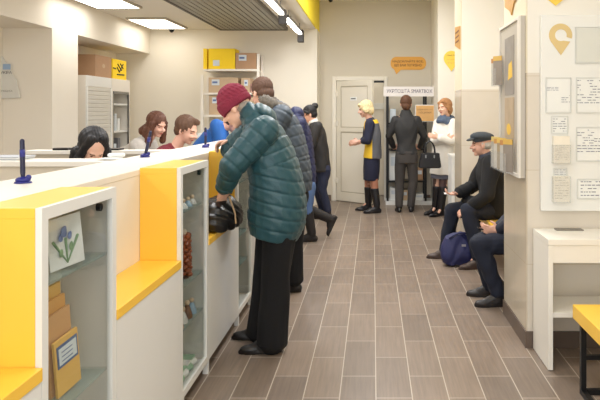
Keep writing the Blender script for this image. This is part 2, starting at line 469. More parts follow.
def hair_part(p, shapes, m, voxel=.006, name='hair', sm=3, amp=.0025):
    mb = MB()
    for q in shapes:
        if q[0] == 'e': mb.ell(HP(p, *q[1]), q[2], p['M'])
        else: mb.cap(HP(p, *q[1]), HP(p, *q[2]), q[3], q[4])
    def post(me, org):
        co, no = vcoords(me); L = co + np.array(org) - np.array(p['J']['head'])
        L = L @ np.array(p['M'])
        w = np.sin(L[:, 1] * 330 + 5 * np.sin(L[:, 2] * 40)) * .6 + np.sin(L[:, 0] * 190 + L[:, 2] * 60) * .5
        co = co + no * (w * amp)[:, None]; me.vertices.foreach_set('co', co.ravel()); me.update()
    return blob(name, mb, m, p['root'], voxel, sm, post)
def sleeves(mb, J, r0, r1, r2, cut=.98, qs='LR'):
    for q in qs:
        sh, el, wr = J['sh' + q], J['el' + q], J['wr' + q]
        mb.cap(sh, el, r0, r1); mb.cap(el, el + (wr - el) * cut, r1, r2, 14, 1)
def legs(mb, J, r0, r1, r2, qs='LR', cut=1.0, pel=.13):
    for q in qs:
        mb.cap(J['hip' + q], J['kn' + q], r0, r1); mb.cap(J['kn' + q], J['kn' + q] + (J['an' + q] - J['kn' + q]) * cut, r1, r2, 14, 1)
EXPO = 0.0
# ================================================================== THE ROOM
CL, CR = 2.84, 3.38           # ceiling heights over the counter zone and over the aisle
YB, YBL = 11.0, 10.5          # back wall of the aisle / of the staff zone
XF = -0.905                   # step between the two ceilings
REAR = -2.4
struct(bx('floor', -4.3, 2.3, REAR - .1, 12.0, -.12, 0, floor_mat()))
struct(bx('ceiling', -4.3, XF - .021, REAR, YB, CL, CL + .12, CEIL))
struct(bx('ceiling', XF - .02, 2.3, REAR, 12.0, CR, CR + .12, CEIL))
struct(bx('trim_1', XF - .02, XF, REAR, YB - .001, CL, CR - .001, YFASC))
struct(bx('wall_back', -4.3, XF, YBL, YBL + .7, 0, CL, WALLW))
# aisle back wall with the door opening (X -0.62..0.185, up to 2.03)
DX0, DX1, DZ = -0.62, 0.185, 2.03
mb = MB(); mb.box(XF - .05, DX0, YB, YB + .15, 0, CR); mb.box(DX1, 2.3, YB, YB + .15, 0, CR); mb.box(DX0, DX1, YB, YB + .15, DZ, CR)
struct(mb.build('wall_back', WALLB))
struct(bx('wall_back', DX0 - .3, DX1 + .3, 11.75, 11.85, 0, 2.6, WALLB))
# left wall with recesses
mb = MB(); mb.box(-4.3, -4.15, REAR, YBL, 0, CL)
mb.box(-4.15, -3.6, REAR, YBL, 2.44, CL); mb.box(-4.15, -3.6, 7.29, 7.93, 0, 2.44); mb.box(-4.15, -3.6, REAR, 4.2, 0, 2.44)
struct(mb.build('wall_left', WALL))
# right side: piers and wall between
PT1 = tile_mat('polished_stone_tile', (206, 194, 174), .9, .6, .16, oz=.07, axes='YZ', upper=(222, 214, 192), zsplit=1.75)
PT2 = tile_mat('pale_front_tile', (216, 208, 195), .9, .6, .30, oz=.07, axes='XZ', upper=(230, 227, 219), zsplit=1.75)
struct(bx('wall_right', .985, 2.3, 4.14, 4.85, 0, CR, PT2))
struct(bx('trim_2', .978, .9849, 4.145, 4.85, .105, CR, PT1))
struct(bx('wall_right', .985, 2.3, 7.20, 7.77, 0, CR, PT2))
struct(bx('trim_3', .978, .9849, 7.205, 7.77, .105, CR, PT1))
struct(bx('wall_right', .98, 2.3, 9.80, YB, 0, CR, mat('pier_paint', (232, 228, 218), .7, var=.01)))
struct(bx('wall_right', 1.62, 1.75, 4.85, 7.20, 0, CR, WALLW))
struct(bx('wall_right', 1.62, 1.75, 7.77, 9.80, 0, CR, WALLW))
struct(bx('wall_right', 2.2, 2.3, REAR, 4.14, 0, CR, WALLW))
# baseboards
struct(bx('baseboard_right', .968, .984, 4.13, 4.85, 0, .105, DARKBASE))
struct(bx('baseboard_front', .984, 2.2, 4.127, 4.139, 0, .105, DARKBASE))
struct(bx('baseboard_right', .968, .984, 7.19, 7.77, 0, .105, DARKBASE))
struct(bx('baseboard_front', .984, 1.62, 7.187, 7.199, 0, .105, DARKBASE))
struct(bx('baseboard_right', 1.607, 1.619, 4.86, 7.18, 0, .105, DARKBASE))
struct(bx('baseboard_back', XF + .06, DX0 - .09, YB - .013, YB - .001, 0, .10, DARKBASE))
struct(bx('baseboard_back', DX1 + .1, .97, YB - .013, YB - .001, 0, .10, DARKBASE))
# rear wall with a wide shop window behind the camera
mb = MB(); mb.box(-4.3, -2.6, REAR - .12, REAR, 0, CR + .1); mb.box(1.9, 2.3, REAR - .12, REAR, 0, CR + .1)
mb.box(-2.6, 1.9, REAR - .12, REAR, 0, .5); mb.box(-2.6, 1.9, REAR - .12, REAR, 2.7, CR + .1)
struct(mb.build('wall_front', WALLW))
mb = MB()
for x in (-2.6, -1.1, .4, 1.84): mb.box(x, x + .06, REAR - .09, REAR - .03, .5, 2.7)
for z in (.5, 2.64): mb.box(-2.6, 1.9, REAR - .09, REAR - .03, z, z + .06)
struct(mb.build('window_1', WHITE))

# door frame, leaf standing ajar, lintel
mb = MB(); mb.box(DX0 - .07, DX0, YB - .03, YB + .12, 0, DZ + .07); mb.box(DX1, DX1 + .06, YB - .03, YB + .12, 0, DZ + .07); mb.box(DX0, DX1, YB - .03, YB + .12, DZ, DZ + .07)
dfr = struct(mb.build('trim_4', DOORW, bevel=.006))
lin_ = struct(bx('trim_5', -.02, DX1, YB - .035, YB - .005, DZ - .035, DZ - .005, BLACKM))
bx('door_closer_rail', -.02, DX1, YB - .05, YB - .036, DZ - .03, DZ - .01, BLACKM, lin_)
door = empty('door_1', (DX0 + .01, YB - .02, 0)); door['kind'] = 'structure'
ang = math.atan2(10.50 - 10.98, -0.02 + .61); LW = .77
RM = Matrix.Translation((DX0 + .01, YB - .02, 0)) @ Matrix.Rotation(ang, 4, 'Z')
mb = MB()
mb.box(0, LW, 0, .045, .012, 2.02, RM)
leaf = mb.build('leaf', DOORW, door, bevel=.004)
fr = MB()
for (a, b_, c, d) in ((0, .09, .012, 2.02), (LW - .09, LW, .012, 2.02), (.09, LW - .09, 1.93, 2.02), (.09, LW - .09, 1.17, 1.24), (.09, LW - .09, .012, .16)):
    fr.box(a, b_, -.012, 0, c, d, RM)
fr.build('rail', mat('door_rail_white', (222, 217, 203), .45, var=.01), door, bevel=.004)
bd = MB()
for (z0, z1) in ((.16, 1.17), (1.24, 1.93)):
    for (a, b_, c, d) in ((.09, .105, z0, z1), (LW - .105, LW - .09, z0, z1), (.105, LW - .105, z0, z0 + .015), (.105, LW - .105, z1 - .015, z1)):
        bd.box(a, b_, -.006, 0, c, d, RM)
bd.build('bead', mat('door_bead_grey', (176, 168, 150), .5), door)
MB().box(.30, .44, -.004, 0, 1.69, 1.75, RM).build('door_sign', PAPER, door)
MB().box(.32, .42, -.006, -.0035, 1.712, 1.728, RM).build('door_sign_print', INK, door)
for z in (.30, 1.26, 1.76):
    MB().box(-.02, .03, -.03, -.012, z, z + .09, RM).build('hinge', mat('hinge_white', (226, 222, 212), .4), door, bevel=.003)
h = MB(); h.box(LW - .06, LW - .03, -.02, -.012, .95, 1.12, RM); h.cyl(RM @ V((LW - .045, -.02, 1.05)), RM @ V((LW - .045, -.055, 1.05)), .009); h.cyl(RM @ V((LW - .045, -.05, 1.05)), RM @ V((LW - .15, -.05, 1.05)), .009)
h.build('door_handle', STEEL, door)
# inner door seen through the gap
d2 = empty('door_2', (DX0 + .4, 11.7, 0)); d2['kind'] = 'structure'
bx('leaf', DX0 - .1, DX1 + .15, 11.68, 11.74, .01, 2.3, mat('inner_door', (224, 212, 190), .5), d2)
bx('rail', DX0 - .1, DX1 + .15, 11.66, 11.68, 1.55, 1.66, DOORW, d2)

# ------------------------------------------------------------------ ceiling fittings
LEDM = mat('led_diffuser', (255, 250, 240), .5, emit=(255, 244, 226), estr=2.4)
def led_panel(x0, x1, y0, y1, z, label, group=None):
    t = empty('ceiling_light', ((x0 + x1) / 2, (y0 + y1) / 2, z), label, 'ceiling light', group)
    mb = MB(); w = .018
    mb.box(x0, x1, y0, y0 + w, z - .03, z); mb.box(x0, x1, y1 - w, y1, z - .03, z); mb.box(x0, x0 + w, y0 + w, y1 - w, z - .03, z); mb.box(x1 - w, x1, y0 + w, y1 - w, z - .03, z)
    mb.build('frame', mat('light_frame', (180, 172, 156), .5), t)
    bx('diffuser', x0 + w, x1 - w, y0 + w, y1 - w, z - .026, z - .012, LEDM, t)
    return t
LP = (6, 27)
def area(name, loc, sx, sy, power, col=(.985, .985, 1.0), rot=(0, 0, 0)):
    l = bpy.data.lights.new(name, 'AREA'); l.shape = 'RECTANGLE'; l.size = sx; l.size_y = sy; l.energy = power; l.color = col
    o = bpy.data.objects.new(name, l); COL.objects.link(o); o.location = loc; o.rotation_euler = rot; o.visible_camera = True
    return o
led_panel(-3.50, -2.93, 7.1, 8.26, CL, 'square white ceiling light panel at the very top, nearer of the two on the left')
led_panel(-3.50, -2.93, 9.2, 10.28, CL, 'white ceiling light panel nearest the back wall, above the small dome camera')
area('lamp_left_far', (-3.2, 9.7, CL - .04), .5, .9, LP[0])
area('lamp_left_mid', (-3.2, 7.7, CL - .04), .5, .9, 8)
area('lamp_left_near', (-2.75, 4.6, CL - .04), .5, .9, LP[1])
area('lamp_left_front', (-2.75, 1.6, CL - .04), .5, .9, LP[1])
# aisle ceiling panels (above the frame)
for i, (y, p) in enumerate(((0.6, 32), (2.9, 26), (5.7, 58), (8.5, 50))):
    area('lamp_aisle', (.1, y, CR - .04), .6, 1.1, p)
area('window_daylight', (-.35, REAR + .03, 1.6), 4.3, 2.1, 105, (.94, .97, 1.0), (math.radians(90), 0, 0))

# metal grille ceiling over the counter
gx0, gx1, gy0, gy1 = -2.42, -1.35, 1.2, 10.3
t = empty('grille_ceiling', ((gx0 + gx1) / 2, (gy0 + gy1) / 2, CL), 'grey slatted metal grille panel running along the ceiling above the counter', 'ceiling grille')
GR = mat('grille_grey', (150, 147, 136), .5, metal=.0, var=.04)
mb = MB(); w = .03; z0 = CL - .05
mb.box(gx0, gx1, gy1 - w, gy1, z0, CL - .001); mb.box(gx0, gx1, gy0, gy0 + w, z0, CL - .001); mb.box(gx0, gx0 + w, gy0 + w, gy1 - w, z0, CL - .001); mb.box(gx1 - w, gx1, gy0 + w, gy1 - w, z0, CL - .001)
mb.build('frame', mat('grille_frame', (96, 92, 84), .5, metal=.3), t)
bx('backing', gx0 + w, gx1 - w, gy0 + w, gy1 - w, CL - .012, CL - .002, mat('grille_backing', (222, 219, 208), .7), t)
mb = MB(); n = 13
for i in range(n):
    x = gx0 + .06 + (gx1 - gx0 - .12) * i / (n - 1); mb.box(x - .033, x + .033, gy0 + w, gy1 - w, z0 + .012, CL - .022)
mb.build('slat', GR, t)
# linear lamps hung under the ceiling along the grille
def linear_lamp(y0, y1, label):
    x, z = -1.11, 2.70
    t = empty('linear_lamp', (x, (y0 + y1) / 2, z), label, 'linear lamp', 'linear lamps above the counter')
    bx('housing', x - .03, x + .03, y0, y1, z + .012, z + .05, GREYM, t)
    bx('tube', x - .026, x + .026, y0 + .01, y1 - .14, z - .02, z + .011, mat('tube_light', (255, 255, 250), .5, emit=(255, 250, 240), estr=4.5), t)
    for y in (y0 + .2, y1 - .25): MB().cyl((x, y, z + .05), (x, y, CL - .001), .006, n=8).build('hanger', STEEL, t)
    bx('end_cap', x - .045, x + .045, y1 - .13, y1, z - .13, z + .055, mat('cap_grey', (42, 37, 34), .6), t, bevel=.008)
linear_lamp(8.35, 10.05, 'slim glowing tube lamp with dark end cap closest to the back wall')
linear_lamp(6.3, 8.05, 'slim glowing tube lamp with dark end cap, second from the back wall')
linear_lamp(4.2, 5.95, 'slim tube lamp just cut by the upper picture edge')
for yy in (9.05, 7.0, 4.9): area('lamp_linear', (-1.11, yy, 2.678), .045, 1.15, 19)
# dome cameras
def dome(loc, label):
    t = empty('dome_camera', loc, label, 'security camera'); x, y, z = loc
    MB().cyl((x, y, z), (x, y, z - .03), .05).build('base', mat('dome_base', (60, 56, 52), .4), t, smooth=False)
    MB().ell((x, y, z - .035), (.038, .038, .04)).build('dome', mat('dome_black', (18, 18, 20), .1), t, smooth=True)
dome((-3.25 + .04, 10.42 - .06, CL), 'small dark dome camera on the ceiling beside the left light panel')
dome((-.70, 10.7, CR), 'small dark dome camera high at the top beside the yellow beam')

# ------------------------------------------------------------------ counter
ctr = empty('reception_counter', (-1.32, 4.8, 0), 'long cream service counter with a raised shelf running back along the aisle', 'counter')
CY0, CY1 = .2, 9.04
bx('counter_top', -1.51, -1.14, CY0, CY1, 1.19, 1.22, CREAM, ctr, bevel=.003)
bx('front_panel', -1.165, -1.142, CY0, CY1, .08, 1.19, CREAM, ctr)
bx('back_panel', -1.50, -1.48, CY0, CY1, .0, 1.19, CREAM, ctr)
bx('plinth', -1.45, -1.13, CY0, CY1, 0, .079, DARK, ctr)
bx('end_panel', -1.50, -1.145, CY1, CY1 + .03, 0, 1.22, CREAM, ctr)
XO, XI = -.94, -1.141
def display_cabinet(y0, label, extra=None):
    y1 = y0 + .535; yc = (y0 + y1) / 2
    t = empty('display_cabinet', ((XO + XI) / 2, yc, .08), label, 'display cabinet', None)
    bx('side_panel', XI, XO - .02, y0, y0 + .02, .08, 1.196, YELLOW, t, bevel=.0015)
    bx('side_panel', XI, XO - .02, y1 - .02, y1, .08, 1.196, YELLOW, t, bevel=.0015)
    for nm, a, b_ in (('side_lining', y0 + .0205, y0 + .025), ('side_lining', y1 - .025, y1 - .0205)): bx(nm, XI + .013, XO - .021, a, b_, .10, 1.19, mat('cabinet_lining', (208, 206, 198), .4), t)
    bx('top_panel', XI, XO - .02, y0, y1, 1.196, 1.226, YELLOW, t, bevel=.0015)
    bx('back_panel', XI, XI + .012, y0 + .021, y1 - .021, .10, 1.194, mat('cabinet_back', (216, 209, 192), .4), t)
    bx('bottom_panel', XI, XO - .02, y0 + .021, y1 - .021, .08, .098, WHITE, t)
    mb = MB(); w = .036
    mb.box(XO - .019, XO, y0, y0 + w, .08, 1.226); mb.box(XO - .019, XO, y1 - w, y1, .08, 1.226)
    mb.box(XO - .019, XO, y0 + w, y1 - w, 1.19, 1.226); mb.box(XO - .019, XO, y0 + w, y1 - w, .08, .115)
    fr = mb.build('door_frame', WHITE, t)
    bx('glass_pane', XO - .012, XO - .008, y0 + w, y1 - w, .115, 1.19, GLASS, fr)
    MB().cyl((XO - .03, y1 - .06, 1.16), (XO - .045, y1 - .06, 1.16), .014).build('hinge', BLACKM, fr)
    for z in (.985, .60, .385) if y0 > 2.5 else (.985, .57):
        bx('glass_shelf', XI + .013, XO - .024, y0 + .022, y1 - .022, z, z + .007, SHGLASS, t)
    for yy in (y0 + .06, y1 + .02): bx('foot', XO - .035, XO - .005, yy - .015, yy + .015, 0, .079, WHITE, t)
    return t
CAB = [1.846 + 1.333 * i for i in range(6)]
names = ['nearest yellow cabinet with a white framed glass front, brochures and envelopes inside',
         'second yellow glass fronted cabinet, with amber figurines inside',
         'yellow glass fronted cabinet just beyond the black bag on the ledge',
         'glass fronted cabinet hidden behind the person in the grey padded coat',
         'glass fronted cabinet in the counter beside the person in jeans',
         'last glass fronted cabinet at the far end of the counter']
for y, nme in zip(CAB, names): display_cabinet(y, nme)
lnames = ['yellow topped ledge unit cut by the lower left picture edge', 'yellow topped ledge unit between the two nearest glass cabinets',
          'yellow topped ledge unit carrying the black handbag', 'yellow topped ledge unit beside the person in the teal coat',
          'yellow topped ledge unit beside the person in the grey padded coat', 'yellow topped ledge unit at the far end of the counter']
for i in range(6):
    y0 = CAB[i] - .795; y1 = CAB[i] - .003
    t = empty('ledge_unit', ((XO + XI) / 2, (y0 + y1) / 2, .08), lnames[i], 'ledge unit')
    bx('ledge_top', XI, XO + .004, y0, y1, .737, .775, YELLOW, t, bevel=.002)
    bx('front_panel', XO - .02, XO, y0, y1, .08, .736, WHITE, t)
    if i > 0: bx('base_panel', XI, XO - .021, y0, y1, .08, .1, WHITE, t)

# pens on stands
def pen_stand(px, py, Y, h, tilt, label):
    c = W(px, py, Y); c.z = 1.2205
    t = empty('pen_stand', c, label, 'pen stand', None)
    mb = MB(); mb.cyl(c, c + V((0, 0, .006)), .033, .030, 20); mb.ell(c + V((0, 0, .012)), (.028, .028, .014)); mb.cap(c + V((.012, 0, .012)), c + V((.022, 0, .022)), .011, .011)
    mb.build('base', BLUEPEN, t, smooth=True)
    top = c + V((tilt * h, 0, h)); p = MB(); p.cap(c + V((0, 0, .015)), c + V((tilt * .25 * h, 0, h * .25)), .006, .010); p.cap(c + V((tilt * .25 * h, 0, h * .25)), top, .010, .009)
    pen = p.build('pen', mat('pen_navy', (28, 30, 62), .35), t, smooth=True)
    MB().cyl(c + V((tilt * h * .62, -.0, h * .62)), c + V((tilt * h * .80, 0, h * .80)), .0105, n=12).build('grip', BLUEPEN, pen, smooth=True)
pen_stand(23, 183, 2.56, .165, -.02, 'upright blue counter pen on a round base, nearest of the three')
pen_stand(145, 157.5, 4.02, .155, .22, 'leaning blue counter pen on its base, middle one of the three')
pen_stand(205.5, 148, 5.1, .15, 0, 'upright blue counter pen on its base, farthest, the maroon hat')
# white papers/rolls on the counter
t = empty('paper_roll', (-1.42, 3.95, 1.2205), 'crumpled white paper slips lying on the counter before the black haired clerk', 'paper')
c = W(116, 158, 3.95); c.z = 1.2205
mb = MB(); mb.box(c.x - .06, c.x + .05, 3.82, 3.93, 1.2205, 1.225, None)
mb.build('sheet', PAPER, t)
MB().cap(c + V((-.03, -.02, .018)), c + V((.035, .02, .018)), .013, .013).build('roll', PAPER, t, smooth=True)

# inner desks and partitions
def partition(y, x0, x1, th, z, label):
    t = empty('desk_partition', ((x0 + x1) / 2, y, 0), label, 'partition')
    bx('panel', x0, x1, y - th + .02, y - .02, 0, z - .03, mat('partition_face', (208, 198, 180), .5), t)
    bx('cap', x0, x1, y - th, y, z - .03, z, CREAM, t, bevel=.003)
partition(4.0, -3.0, -1.511, .26, 1.215, 'cream desk partition in front of the black haired clerk')
partition(5.12, -2.66, -1.511, .14, 1.205, 'cream desk partition between the black haired clerk and the two clerks behind')
partition(8.2, -2.25, -1.511, .16, 1.20, 'cream desk partition beside the clerk in blue')
for (a, b_, lab) in ((4.02, 4.96, 'white work desk of the black haired clerk'), (5.14, 8.02, 'white work desk of the two clerks behind the second partition')):
    t = empty('work_desk', (-1.7, (a + b_) / 2, 0), lab, 'desk')
    bx('desktop', -1.92, -1.512, a, b_, .80, .83, WHITE, t)
    for yy in (a + .02, b_ - .05): bx('leg', -1.90, -1.53, yy, yy + .03, 0, .799, WHITE, t)
# flat things on partitions
c = W(64, 147.5, 5.05); tag(bx('keyboard_edge', c.x - .06, c.x + .06, 4.99, 5.08, 1.2055, 1.222, BLACKM), 'dark flat device lying on the second partition beside black hair', 'device')
c = W(114, 147.5, 5.05); tag(bx('black_tray', c.x - .05, c.x + .06, 4.99, 5.10, 1.2055, 1.218, BLACKM), 'thin black tray on the second partition right of the black haired clerk', 'tray')
t = empty('paper_stack', (-2.2, 3.86, 1.2155), 'stack of grey papers on the first partition at the left picture edge', 'paper')
for k in range(4): bx('sheet', -2.30 - .0 + k * .006, -2.07 + k * .004, 3.77, 3.97, 1.2155 + k * .006, 1.2205 + k * .006, mat('grey_paper', (178, 182, 188), .6) if k % 2 else PAPER, t)
c = W(212, 139, 7.9)
t = empty('white_box_file', (c.x, 8.1, 1.2005), 'low white tray on the partition beside the clerk in blue', 'tray')
bx('tray', c.x - .22, c.x + .1, 8.06, 8.18, 1.2005, 1.235, PAPER, t)

# contents of the nearest cabinet
def card(y, x, z, w, h, yaw, lean, th, m, label, name, cat, deco=None, group=None):
    """upright card facing +X turned by yaw towards the camera"""
    M = Matrix.Translation((x, y, z)) @ Matrix.Rotation(yaw, 4, 'Z') @ Matrix.Rotation(lean, 4, 'X')
    t = empty(name, (x, y, z), label, cat, group)
    MB().box(0, th, -w / 2, w / 2, 0, h, M).build('cover', m, t)
    if deco: deco(M, th, w, h, t)
    return t
def flower(M, th, w, h, t):
    mb = MB(); mb.ell(M @ V((th + .0015, .0, h * .70)), (.0025, w * .20, h * .11)); mb.ell(M @ V((th + .0015, -w * .12, h * .60)), (.0025, w * .13, h * .08)); mb.ell(M @ V((th + .0015, w * .14, h * .60)), (.0025, w * .12, h * .08)); mb.build('flower_print', mat('flower_blue', (128, 146, 196), .5, var=.2, vscale=60), t)
    mb = MB()
    for a in (-.35, 0, .35): mb.cap(M @ V((th + .001, 0, h * .08)), M @ V((th + .001, w * a, h * .55)), .002, .005, 8)
    mb.ell(M @ V((th + .0012, w * .15, h * .38)), (.0025, w * .12, h * .09)); mb.ell(M @ V((th + .0012, -w * .15, h * .30)), (.0025, w * .12, h * .08)); mb.build('leaf_print', mat('leaf_green', (136, 164, 128), .5, var=.2, vscale=60), t)
def lines(M, th, w, h, t):
    mb = MB()
    for k in range(5): mb.box(th, th + .001, -w * .35, w * (.3 - .05 * (k % 3)), h * (.8 - .1 * k), h * (.83 - .1 * k), M)
    mb.build('print', INKB, t)
card(2.105, -.99, 1.001, .13, .165, -.45, .12, .004, PAPER, 'white brochure with a blue and green flower drawing on the upper glass shelf', 'brochure', 'brochure', flower)
card(2.05, -1.06, 1.001, .09, .17, -.38, .16, .012, mat('maroon_cover', (96, 62, 60), .5), 'dark covered booklet behind the flower brochure', 'booklet', 'booklet')
card(2.13, -1.02, 1.001, .10, .15, -.3, .2, .004, mat('pale_print', (206, 208, 210), .5, var=.1, vscale=30), 'pale printed card leaning right of the flower brochure', 'card', 'card', lines)
card(1.975, -1.05, .998, .05, .12, -.4, .1, .006, mat('pink_card', (190, 130, 116), .5, var=.2, vscale=40), 'small pinkish card at the left end of the upper glass shelf', 'card', 'card')
ENV = [mat('envelope_yellow', (228, 184, 96), .6, var=.05), mat('envelope_tan', (206, 160, 108), .6, var=.05), mat('envelope_orange', (222, 168, 92), .6, var=.05)]
def envlabel(M, th, w, h, t):
    MB().box(th, th + .002, -w * .42, w * .44, h * .50, h * .90, M).build('label', mat('label_frame_blue', (72, 102, 150), .5), t)
    l = MB().box(th + .002, th + .003, -w * .36, w * .38, h * .55, h * .85, M).build('label_paper', mat('label_white', (214, 226, 232), .5), t)
    mb = MB()
    for k in range(3): mb.box(th + .003, th + .004, -w * .25, w * .2, h * (.60 + .08 * k), h * (.615 + .08 * k), M)
    mb.build('label_print', INKB, t)
elab = ['tallest yellow padded envelope at the back of the lower shelf', 'tan envelope, third from the front of the lower shelf', 'tan envelope, second from the front of the lower shelf', 'front yellow envelope with a blue edged address label']
for k, (yy, xx, hh, mi) in enumerate(((2.135, -1.060, .345, 0), (2.14, -1.045, .305, 2), (2.145, -1.030, .265, 1), (2.15, -1.010, .185, 0))):
    card(yy, xx, .586, .125, hh, -.15, .07 + .02 * k, .009, ENV[mi], elab[k], 'envelope', 'envelope', envlabel if k == 3 else None)
card(2.02, -1.05, .581, .05, .20, -.3, .05, .006, ENV[1], 'narrow tan envelope at the left end of the lower shelf', 'envelope', 'envelope', envlabel)
card(2.17, -1.05, .1, .2, .20, -.4, -.2, .008, PAPER, 'white packet standing at the bottom of the nearest cabinet', 'packet', 'packet')
# contents of the second cabinet
AMB = mat('amber', (150, 74, 34), .3, var=.3, vscale=90, coat=.5)
for k, (yy, xx) in enumerate(((3.44, -1.06), (3.50, -1.02), (3.56, -1.08))):
    c = V((xx, yy, .6075)); rnd = random.Random(k)
    t = empty('amber_figurine', c, ['leftmost amber bead figurine in the second cabinet', 'middle amber bead figurine in the second cabinet', 'rightmost amber bead figurine in the second cabinet'][k], 'figurine')
    MB().cyl(c, c + V((0, 0, .012)), .030, .026).build('base', mat('figurine_base', (82, 50, 32), .5), t)
    mb = MB()
    for j in range(52):
        z = .02 + j * .0042; a = j * 2.4; r = .030 * (1 - .25 * j / 52)
        mb.ell(c + V((r * math.cos(a), r * math.sin(a), z)), (.020, .020, .014), n=10, k=6)
    mb.build('beads', AMB, t, smooth=True)
    MB().ell(c + V((0, 0, .245)), (.016, .016, .02)).build('tip', mat('bead_pale', (206, 190, 170), .4), t, smooth=True)
def trinket(c, m, r, h, label, name='trinket'):
    t = empty(name, c, label, 'trinket')
    MB().loft([(c, r, r), (c + V((0, 0, h * .3)), r * .9, r * .9), (c + V((0, 0, h * .7)), r * .6, r * .6), (c + V((0, 0, h)), r * .35, r * .35)], n=14).build('body', m, t, smooth=True)
    MB().ell(c + V((0, 0, h + r * .4)), (r * .5, r * .5, r * .5)).build('knob', mat('trinket_knob', (214, 190, 160), .3), t, smooth=True)
TR = [mat('trinket_white', (214, 214, 212), .3), mat('trinket_orange', (206, 130, 74), .3), mat('trinket_blue', (150, 176, 196), .25), mat('trinket_brown', (120, 84, 60), .4)]
w_ = ['pale', 'orange', 'light blue', 'brown']
pl = ['at the near end', 'second from the near end', 'third from the near end', 'at the far end']
for k in range(4):
    trinket(V((-1.0, 3.33 + k * .085, .392)), TR[(k * 3 + 1) % 4], .028, .07 - .01 * (k % 2), w_[(k * 3 + 1) % 4] + ' ornament ' + pl[k] + ', low shelf of second cabinet')
    trinket(V((-1.0, 3.34 + k * .085, .992)), TR[2 - 2 * (k % 2)], .024, .03, w_[2 - 2 * (k % 2)] + ' small ornament ' + pl[k] + ', top shelf of second cabinet')
GRP = mat('green_packet', (150, 190, 160), .5, var=.15, vscale=60)
for k in range(4):
    z = .0985; y = 3.35 + k * .08
    t = empty('packet', (-1.03, y, z), ['green', 'white', 'pale green', 'whitish'][k] + ' soft packet ' + pl[k] + ' of the bottom of the second cabinet', 'packet')
    MB().ell((-1.03, y, z + .025), (.06, .05, .025)).build('pouch', (GRP, PAPER)[k % 2], t, smooth=True)
    bx('seal', -1.07, -.99, y - .04, y + .03, z + .045, z + .052, (PAPER, GRP)[k % 2], t)
# third cabinet
for k in range(3):
    trinket(V((-1.03, 4.62 + k * .12, .992)), TR[k], .03, .08, w_[k] + ' ornament ' + ['nearest', 'in the middle', 'farthest'][k] + ' on the top shelf beside the teal coat')
    trinket(V((-1.03, 4.62 + k * .12, .099)), TR[(k + 1) % 3], .035, .10, w_[(k + 1) % 3] + ' ornament ' + ['nearest', 'in the middle', 'farthest'][k] + ' at the bottom of the cabinet beside the teal coat')

# ------------------------------------------------------------------ tambour cupboard and open shelf unit in the left recess
TX = -3.72
t = empty('tambour_cupboard', (TX - .2, 8.84, 0), 'white cupboard with a ribbed roller shutter in the left recess', 'cupboard')
bx('body', -4.14, TX - .012, 8.44, 9.255, 0, 1.98, CREAM, t, bevel=.003)
bx('fascia', TX - .012, TX, 8.44, 9.255, 1.84, 1.98, WHITE, t, bevel=.002)
mb = MB(); mb.box(TX - .012, TX + .004, 8.44, 8.48, 0, 1.838); mb.box(TX - .012, TX + .004, 9.215, 9.255, 0, 1.838); mb.build('door_frame', WHITE, t)
mb = MB()
for k in range(32): mb.box(TX - .011, TX, 8.482, 9.213, .06 + k * .0555, .06 + k * .0555 + .048)
mb.build('roller_shutter', mat('shutter_white', (214, 212, 204), .45), t, bevel=.006)
t = empty('shelf_cupboard', (TX - .2, 9.6, 0), 'open fronted white shelf unit beside the roller shutter cupboard', 'cupboard')
mb = MB(); mb.box(-4.14, -4.12, 9.265, 9.95, 0, 1.98); mb.box(-4.12, TX, 9.265, 9.30, 0, 1.98); mb.box(-4.12, TX, 9.915, 9.95, 0, 1.98); mb.box(-4.12, TX, 9.30, 9.915, 1.80, 1.98); mb.box(-4.12, TX, 9.30, 9.915, 0, .08)
mb.build('body', CREAM, t, bevel=.002)
bx('top_rail', TX - .03, TX + .004, 9.32, 9.90, 1.765, 1.798, STEEL, t)
for yy in (9.302, 9.893): bx('side_rail', TX - .02, TX + .003, yy, yy + .02, .08, 1.765, STEEL, t)
for z in (.45, .85, 1.20, 1.60): bx('shelf', -4.118, TX - .02, 9.325, 9.89, z, z + .025, WHITE, t)
for k, (yy, z, w, h, m) in enumerate(((9.40, 1.226, .07, .22, PAPER), (9.50, 1.226, .06, .25, TAPE), (9.60, 1.226, .08, .18, PAPER), (9.45, .876, .1, .16, TAPE), (9.62, .876, .08, .24, mat('folder_grey', (120, 120, 124), .5)))):
    tag(bx('binder', -3.95, TX - .05, yy, yy + w, z, z + h, m, bevel=.003), ['white binder', 'pale blue binder', 'short white binder', 'low pale binder', 'dark grey binder'][k] + ' on the ' + ('upper' if z > 1 else 'lower') + ' shelf of the open unit', 'binder')
def carton(x0, x1, y0, y1, z0, z1, m, label, name='cardboard_box', tape=True, deco=None):
    t = empty(name, ((x0 + x1) / 2, (y0 + y1) / 2, z0), label, 'box')
    bx('carton', x0, x1, y0, y1, z0, z1, m, t, bevel=.004)
    if tape: bx('tape', (x0 + x1) / 2 - .025, (x0 + x1) / 2 + .025, y0 - .001, y1 + .001, z1 - .06, z1 + .001, mat('packing_tape', (196, 170, 130), .3), t)
    if deco: deco(t)
    return t
t = carton(-4.12, -3.75, 8.78, 9.32, 1.981, 2.28, KRAFT, 'large brown cardboard box on top of the roller shutter cupboard', tape=False)
mb = MB(); mb.ell((-3.7495, 9.05, 2.14), (.001, .05, .03)); mb.build('mark', KRAFTL, t)
t = carton(-4.1, -3.74, 9.335, 9.86, 1.981, 2.27, YBOX, 'yellow carton with a black emblem on top of the open shelf unit', 'yellow_carton', tape=False)
mb = MB(); X = -3.7395
